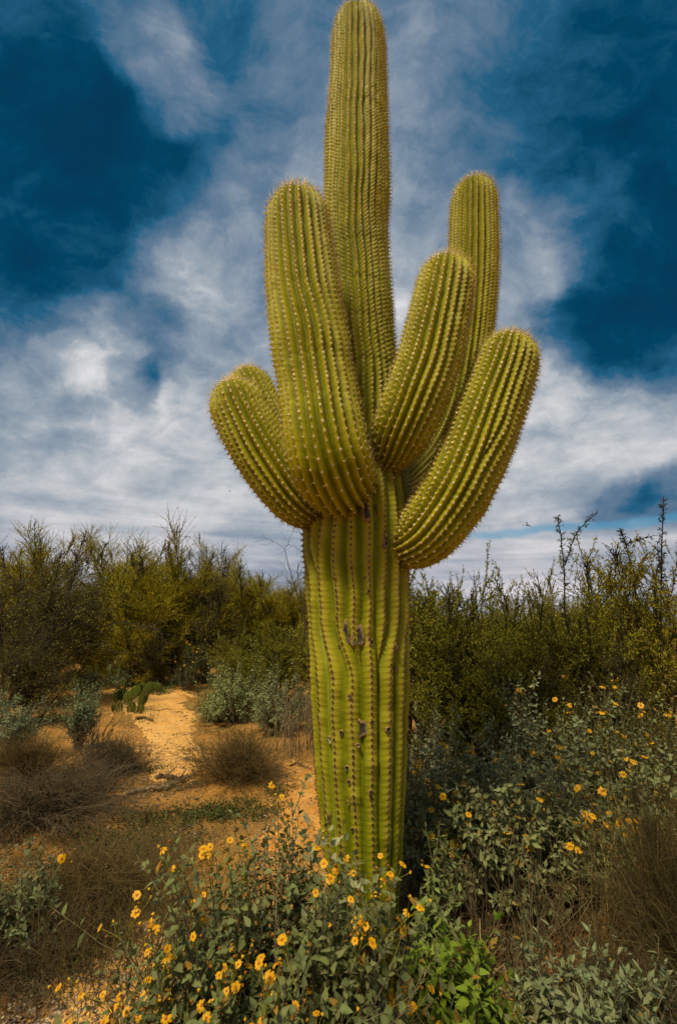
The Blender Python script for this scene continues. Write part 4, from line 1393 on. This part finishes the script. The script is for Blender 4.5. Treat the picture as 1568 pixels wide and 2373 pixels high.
stalks("dry_grass", "thin yellow grass in front of the prickly pear", ground_at(300, 7.8), 110, .42, .42, (.34, .24, .07), 507, "grass", .35, .0022, .10, 0)
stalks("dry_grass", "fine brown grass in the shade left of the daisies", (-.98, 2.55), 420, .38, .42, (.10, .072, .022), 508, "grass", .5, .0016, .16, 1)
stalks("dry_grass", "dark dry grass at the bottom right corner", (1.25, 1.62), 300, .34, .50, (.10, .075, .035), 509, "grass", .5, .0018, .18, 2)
stalks("woody_stems", "tangled sticks between the silvery plant and the silver-leaved bush", (.52, 1.45), 30, .25, .42, (.20, .135, .06), 510, "stems", .75, .0034, .10, 3)


# bare twigs seen left of the trunk under the short arm
def bare():
    rng = np.random.default_rng(77)
    Y = 7.0
    b_ = ground_at(760, Y)
    st = np.array([[0, 0, 0]] * 3, float) + rng.normal(0, .02, (3, 3)) * np.array([1, 1, 0])
    top = P(700, 1262, Y)[2]
    L0 = grow(rng, st, np.array([[-.10, 0, 1], [-.16, 0, 1], [.04, .1, 1]]), np.array([top, top * 1.02, top * .8]), 9, .04, .0)
    L1, _, _ = children_of(rng, L0, 14, .6, 1, .85, .16, 6, .25, .03)
    L2, _, _ = children_of(rng, L1, 5, .2, 1, .7, .45, 4, .25, .0)
    mb = MB()
    for Lx, a, b in ((L0, .014, .005), (L1, .004, .002), (L2, .0022, .0012)):
        V, q = tubes(Lx, a, b, 3)
        mb.add(V, q, C=(.05, .04, .03))
    link("bare_tree", mb.mesh("bare_tree", M_TWIG), None, None, "bare grey twigs reaching out beside the trunk under the short arms", "tree", None, (b_[0], b_[1], float(hz(b_[0], b_[1]))))


bare()


# ------------------------------------------------------------------ prickly pear
def prickly_pear():
    Y = 8.7
    b_ = P(312, 1652, Y)
    org = np.array([b_[0], b_[1], float(hz(b_[0], b_[1]))])
    root = link("prickly_pear", None, loc=tuple(org), label="small green prickly pear with flat round pads on the sandy path", cat="cactus")
    pads = [(304, 1640, 30, 32, .2, .2), (276, 1640, 26, 34, -.3, .5), (268, 1616, 15, 34, -.35, 1.1), (298, 1616, 34, 36, .1, .2), (290, 1590, 12, 32, .05, 1.2), (313, 1604, 36, 36, .5, .2), (324, 1598, 17, 30, .05, .9),
            (331, 1620, 32, 40, .25, .3), (328, 1644, 18, 24, .1, .5), (344, 1596, 30, 36, .4, .2), (365, 1592, 30, 24, 1.3, .1), (316, 1645, 16, 22, .1, .7), (262, 1640, 10, 22, -.3, 1.1)]
    rng = np.random.default_rng(9)
    for k_, (px, py, w_, h_, tilt, yaw) in enumerate(pads):
        c = P(px, py, Y + .16 * math.sin(k_ * 2.1)) - org
        sc = depth(c + org) / F
        hw = .74 * w_ / 2 * sc / max(.8, abs(math.cos(yaw))) * .92
        hh = h_ / 2 * sc * .88
        nu, nv = 16, 10
        V = []
        for j in range(nv + 1):
            ph = math.pi * j / nv
            zz_ = -math.cos(ph)
            rr = math.sin(ph) * (1 - .16 * (-zz_) - .04)
            for i in range(nu):
                a = 2 * math.pi * i / nu
                V.append((hw * rr * math.cos(a), .016 * (math.sin(ph) ** .7) * math.sin(a) * (1 + .1 * rng.normal()), hh * zz_))
        V = np.array(V)
        ct, st_ = math.cos(tilt), math.sin(tilt)
        V = np.stack([V[:, 0] * ct + V[:, 2] * st_, V[:, 1], -V[:, 0] * st_ + V[:, 2] * ct], -1)
        cy, sy = math.cos(yaw), math.sin(yaw)
        V = np.stack([V[:, 0] * cy - V[:, 1] * sy, V[:, 0] * sy + V[:, 1] * cy, V[:, 2]], -1)
        q = [(j * nu + i, j * nu + (i + 1) % nu, (j + 1) * nu + (i + 1) % nu, (j + 1) * nu + i) for j in range(nv) for i in range(nu)]
        cc = np.array([.055, .068, .008]) * rng.uniform(.8, 1.3)
        Cc = np.tile(cc, (len(V), 1))
        Cc[V[:, 2] < -hh * .6] = (.10, .08, .03)
        pad = link("pad", mesh_from("pad", V + c, q, None, Cc, M_PEAR, True), root)
        ns = 60
        a = rng.uniform(0, 2 * math.pi, ns)
        idx = rng.integers(nu * 2, len(V) - nu, ns)
        pp = V[idx]
        nrm = unit(pp * np.array([.4, 1, .4]) + np.stack([-sy * np.sign(pp @ np.array([-sy, cy, 0])), cy * np.sign(pp @ np.array([-sy, cy, 0])), np.zeros(ns)], -1) * .3)
        Vs, Ts, Cs = spikes(pp + c, unit(nrm + rng.normal(0, .4, nrm.shape)), rng.uniform(.01, .028, ns), .0016, np.tile((.50, .38, .16), (ns, 1)))
        link("spines", mesh_from("spines", Vs, None, Ts, Cs, M_SPINE), pad, kind='stuff')


prickly_pear()


# ------------------------------------------------------------------ fallen wood, stones
def log(name, label, pts, r0, r1, seed, colr=(.22, .15, .09), cat="branch", lift=.02):
    rng = np.random.default_rng(seed)
    C = np.array([G(a, b) for a, b in pts])
    org = C[0].copy()
    org[2] = float(hz(org[0], org[1]))
    C[:, 2] = [float(hz(c[0], c[1])) + lift for c in C]
    C = catmull(C, 8) - org
    C[1:] += rng.normal(0, .006, C[1:].shape)
    C[:, 2] += .012 * np.abs(np.sin(np.arange(len(C)) * .7))
    V, q = tubes(C[None], r0, r1, 8)
    V += rng.normal(0, r0 * .13, V.shape)
    mb = MB()
    mb.add(V, q, C=np.array(colr)[None] * rng.uniform(.6, 1.4, (len(V), 1)))
    L1, _, _ = children_of(rng, C[None], 7, .3, 1, .6, .22, 5, .15, .05)
    V, q = tubes(L1, r1 * .7, r1 * .3, 4)
    V[:, 2] = V[:, 2].clip(.0, None)
    mb.add(V, q, C=np.array(colr) * .9)
    return link(name, mb.mesh(name, M_TWIG, True), None, None, label, cat, "fallen wood on the sand", tuple(org))


log("fallen_branch", "weathered grey branch lying across the sandy path", [(292, 1846), (335, 1838), (378, 1834), (410, 1822), (444, 1804)], .022, .010, 601)
log("fallen_branch", "short dark root beside the weathered branch on the path", [(362, 1808), (385, 1806), (412, 1812), (425, 1806)], .026, .012, 602, (.09, .055, .03))
log("fallen_branch", "thin curved twig on orange sand left of the trunk", [(672, 1776), (690, 1769), (705, 1778), (722, 1784)], .010, .005, 603, (.12, .08, .05))
log("fallen_branch", "dark driftwood piece below the prickly pear", [(318, 1669), (335, 1666), (352, 1672)], .028, .012, 604, (.07, .045, .02))
log("fallen_branch", "long brown stick on the litter right of the cactus foot", [(930, 2240), (985, 2200), (1040, 2165), (1110, 2120)], .009, .005, 605, (.20, .13, .07), lift=.03)
log("fallen_branch", "pale bent stick low between the green shrub and the silver bush", [(1060, 2340), (1120, 2300), (1180, 2290), (1250, 2250)], .010, .005, 606, (.24, .17, .09), lift=.05)

ICO = None


def ico():
    t = (1 + 5 ** .5) / 2
    V = np.array([(-1, t, 0), (1, t, 0), (-1, -t, 0), (1, -t, 0), (0, -1, t), (0, 1, t), (0, -1, -t), (0, 1, -t), (t, 0, -1), (t, 0, 1), (-t, 0, -1), (-t, 0, 1)], float)
    V /= np.linalg.norm(V[0])
    T = np.array([(0, 11, 5), (0, 5, 1), (0, 1, 7), (0, 7, 10), (0, 10, 11), (1, 5, 9), (5, 11, 4), (11, 10, 2), (10, 7, 6), (7, 1, 8), (3, 9, 4), (3, 4, 2), (3, 2, 6), (3, 6, 8), (3, 8, 9), (4, 9, 5), (2, 4, 11), (6, 2, 10), (8, 6, 7), (9, 8, 1)])
    return V, T


def pebbles(rng, pos, size, small=False):
    V, T = ico()
    if small:
        V = np.array([(1, 0, 0), (0, 1, 0), (-1, 0, 0), (0, -1, 0), (.1, 0, .9), (0, .1, -.9)])
        T = np.array([(0, 1, 4), (1, 2, 4), (2, 3, 4), (3, 0, 4), (1, 0, 5), (2, 1, 5), (3, 2, 5), (0, 3, 5)])
    m = len(V)
    n = len(pos)
    S = size[:, None, None] * rng.uniform(.6, 1.2, (n, 1, 3)) * np.array([1, 1, .6])
    W = V[None] * S * rng.uniform(.8, 1.2, (n, m, 1))
    a = rng.uniform(0, 6.3, n)
    ca, sa = np.cos(a)[:, None], np.sin(a)[:, None]
    W = np.stack([W[..., 0] * ca - W[..., 1] * sa, W[..., 0] * sa + W[..., 1] * ca, W[..., 2]], -1) + pos[:, None]
    TT = (np.arange(n) * m)[:, None, None] + T[None]
    pal = np.array([(.30, .20, .11), (.18, .13, .09), (.40, .29, .18), (.27, .15, .07), (.13, .10, .08), (.48, .38, .26), (.36, .20, .09)])
    c = pal[rng.integers(0, len(pal), n)] * rng.uniform(.7, 1.2, (n, 1))
    return W.reshape(-1, 3), TT.reshape(-1, 3), np.repeat(c, m, 0)


def gravel(name, quad, n, s0, s1, seed, label):
    rng = np.random.default_rng(seed)
    A = np.array([G(a, b) for a, b in quad])
    u, v = rng.uniform(0, 1, (2, n, 1))
    p = (A[0] * (1 - u) + A[1] * u) * (1 - v) + (A[3] * (1 - u) + A[2] * u) * v
    s_ = s0 * np.exp(rng.normal(0, .45, n)).clip(.4, s1 / s0)
    p[:, 2] = hz(p[:, 0], p[:, 1]) + .010 + s_ * .12
    V, T, C = pebbles(rng, p, s_, seed != 701)
    link(name, mesh_from(name, V, None, T, C, M_STONE, True), kind='stuff', label=label)


gravel("gravel", [(-60, 2460), (420, 2460), (560, 2120), (120, 2150)], 4200, .0058, .02, 701, "mixed beige and brown gravel in the lower left corner")
gravel("gravel", [(560, 2050), (730, 2050), (730, 1770), (630, 1770)], 1500, .007, .022, 702, "small stones on the orange soil left of the trunk")
gravel("gravel", [(290, 2000), (470, 1950), (470, 1640), (300, 1640)], 1900, .0085, .026, 703, "stones scattered along the sandy path")
gravel("gravel", [(-50, 1960), (300, 1960), (340, 1600), (100, 1600)], 700, .010, .03, 704, "stones between the dry mounds at left")

for i, (px, py, s_, lb) in enumerate([(255, 2010, .045, "dull brown stone in the shade left of the daisies"), (455, 1890, .030, "small reddish stone on the soil above the daisies"), (668, 1805, .028, "pale stone on orange sand near the trunk"), (118, 2300, .026, "largest pale pebble in the lower left gravel"), (75, 2345, .024, "flat tan pebble at the bottom left corner")]):
    rng = np.random.default_rng(800 + i)
    g_ = G(px, py)
    V, T, C = pebbles(rng, np.zeros((1, 3)), np.array([s_]))
    link("stone", mesh_from("stone", V, None, T, C, M_STONE, True), None, None, lb, "stone", None, (g_[0], g_[1], float(hz(g_[0], g_[1])) + s_ * .35))


# ------------------------------------------------------------------ low ground cover and litter
def cover(name, label, patches, seed, colr, leaf=.022, dens=1.0, kind='leaf'):
    rng = np.random.default_rng(seed)
    mb = MB()
    for (px, py, rx, ry, n) in patches:
        g_ = G(px, py)
        n = int(n * dens)
        r = np.sqrt(rng.uniform(0, 1, n))
        a = rng.uniform(0, 6.3, n)
        x = g_[0] + rx * r * np.cos(a) * (1 + .3 * np.sin(3 * a))
        y = g_[1] + ry * r * np.sin(a)
        cl_ = rng.normal(0, .03, (n, 2))
        p = np.stack([x + cl_[:, 0], y + cl_[:, 1], hz(x, y) + .006 + np.abs(rng.normal(0, .028, n))], -1)
        if kind == 'leaf':
            d = unit(rng.normal(0, 1, (n, 3)) * np.array([1, 1, .5]) + np.array([0, 0, .35]))
            V, T = place(diamond_tpl(.55), p, d, rng.normal(0, .5, (n, 3)) + np.array([0, 0, 1]), leaf * rng.uniform(.5, 1.4, n))
            mb.add(V, T=T, C=vcol(rng, n, 4, colr, .3, .1))
        else:
            p[:, 2] = hz(x, y) + .012
            d = rng.normal(0, 1, (n, 3)) * np.array([1, 1, .12])
            pa = grow(rng, p, d, leaf * rng.uniform(.4, 1.6, n), 3, .12)
            V, q = tubes(pa, .0016, .0009, 3)
            mb.add(V, q, C=vcol(rng, n, 9, colr, .35, .08))
    link(name, mb.mesh(name, M_LEAF if kind == 'leaf' else M_TWIG), kind='stuff', label=label)


cover("ground_cover", "low green weeds along the edges of the path", [
    (560, 1880, .35, .25, 1700), (480, 1885, .25, .2, 900), (640, 1835, .15, .14, 400), (330, 1900, .3, .12, 450), (260, 1960, .35, .2, 800), (380, 1585, .9, .35, 1500), (300, 1572, .9, .3, 900), (540, 1700, .5, .25, 600), (490, 1665, .25, .35, 300),
    (340, 1640, .3, .25, 350), (430, 1740, .08, .06, 60), (420, 1700, .1, .06, 60), (330, 1790, .3, .15, 350), (200, 2120, .3, .12, 600), (100, 2260, .2, .1, 350), (60, 1680, .7, .4, 700), (230, 2200, .12, .1, 200), (1000, 1980, .2, .2, 200), (990, 2330, .3, .12, 500), (400, 1830, .25, .1, 200), (300, 1960, .5, .3, 1600), (400, 1900, .4, .2, 900), (200, 1830, .5, .3, 800)], 901, (.072, .080, .014))
cover("twig_litter", "dry twigs and dead leaves scattered on the soil", [
    (1050, 2150, .5, .35, 1700), (980, 2000, .35, .3, 500), (1250, 2150, .6, .4, 1200), (1000, 2330, .5, .25, 900), (350, 1950, .5, .3, 700), (60, 2000, .5, .5, 700), (300, 1750, .7, .6, 500), (560, 1760, .7, .6, 600), (180, 1850, .7, .4, 500), (400, 1820, .3, .12, 300), (300, 2230, .4, .2, 300)], 902, (.17, .115, .055), .07, 1.0, 'twig')
cover("leaf_litter", "brown dead leaves under the shrubs right of the cactus", [
    (1050, 2150, .55, .4, 2600), (1250, 2150, .6, .4, 1800), (1000, 2330, .5, .25, 1500), (1400, 2250, .5, .4, 1300), (150, 2050, .6, .5, 2600), (60, 2200, .3, .3, 900)], 903, (.12, .075, .035), .018)


# ------------------------------------------------------------------ birds
def bird(px, py, Y, s_, rot, lb):
    c = P(px, py, Y)
    V = np.array([(0, -.5, 0), (0, .45, .0), (.08, 0, .05), (-.08, 0, .05), (0, 0, -.06), (.5, .12, .18), (-.5, .12, .18), (.25, -.12, .10), (-.25, -.12, .10), (0, -.62, 0), (.06, -.75, 0), (-.06, -.75, 0)]) * s_
    T = [(0, 2, 3), (1, 3, 2), (0, 4, 2), (0, 3, 4), (1, 2, 4), (1, 4, 3), (2, 5, 7), (3, 8, 6), (0, 10, 11), (4, 7, 5), (4, 6, 8)]
    o = link("bird", mesh_from("bird", V, None, T, (.02, .018, .015), M_TWIG, False), None, None, lb, "bird", "birds in the sky", tuple(c))
    o.rotation_euler = rot


bird(1222, 1217, 14, .30, (.2, .9, -1.0), "small dark bird gliding right of the lowest arm")
bird(532, 1138, 18, .18, (.1, .8, .6), "tiny bird below the short left arms")
bird(230, 601, 22, .16, (.1, .7, -.7), "speck of a bird high in the left sky")
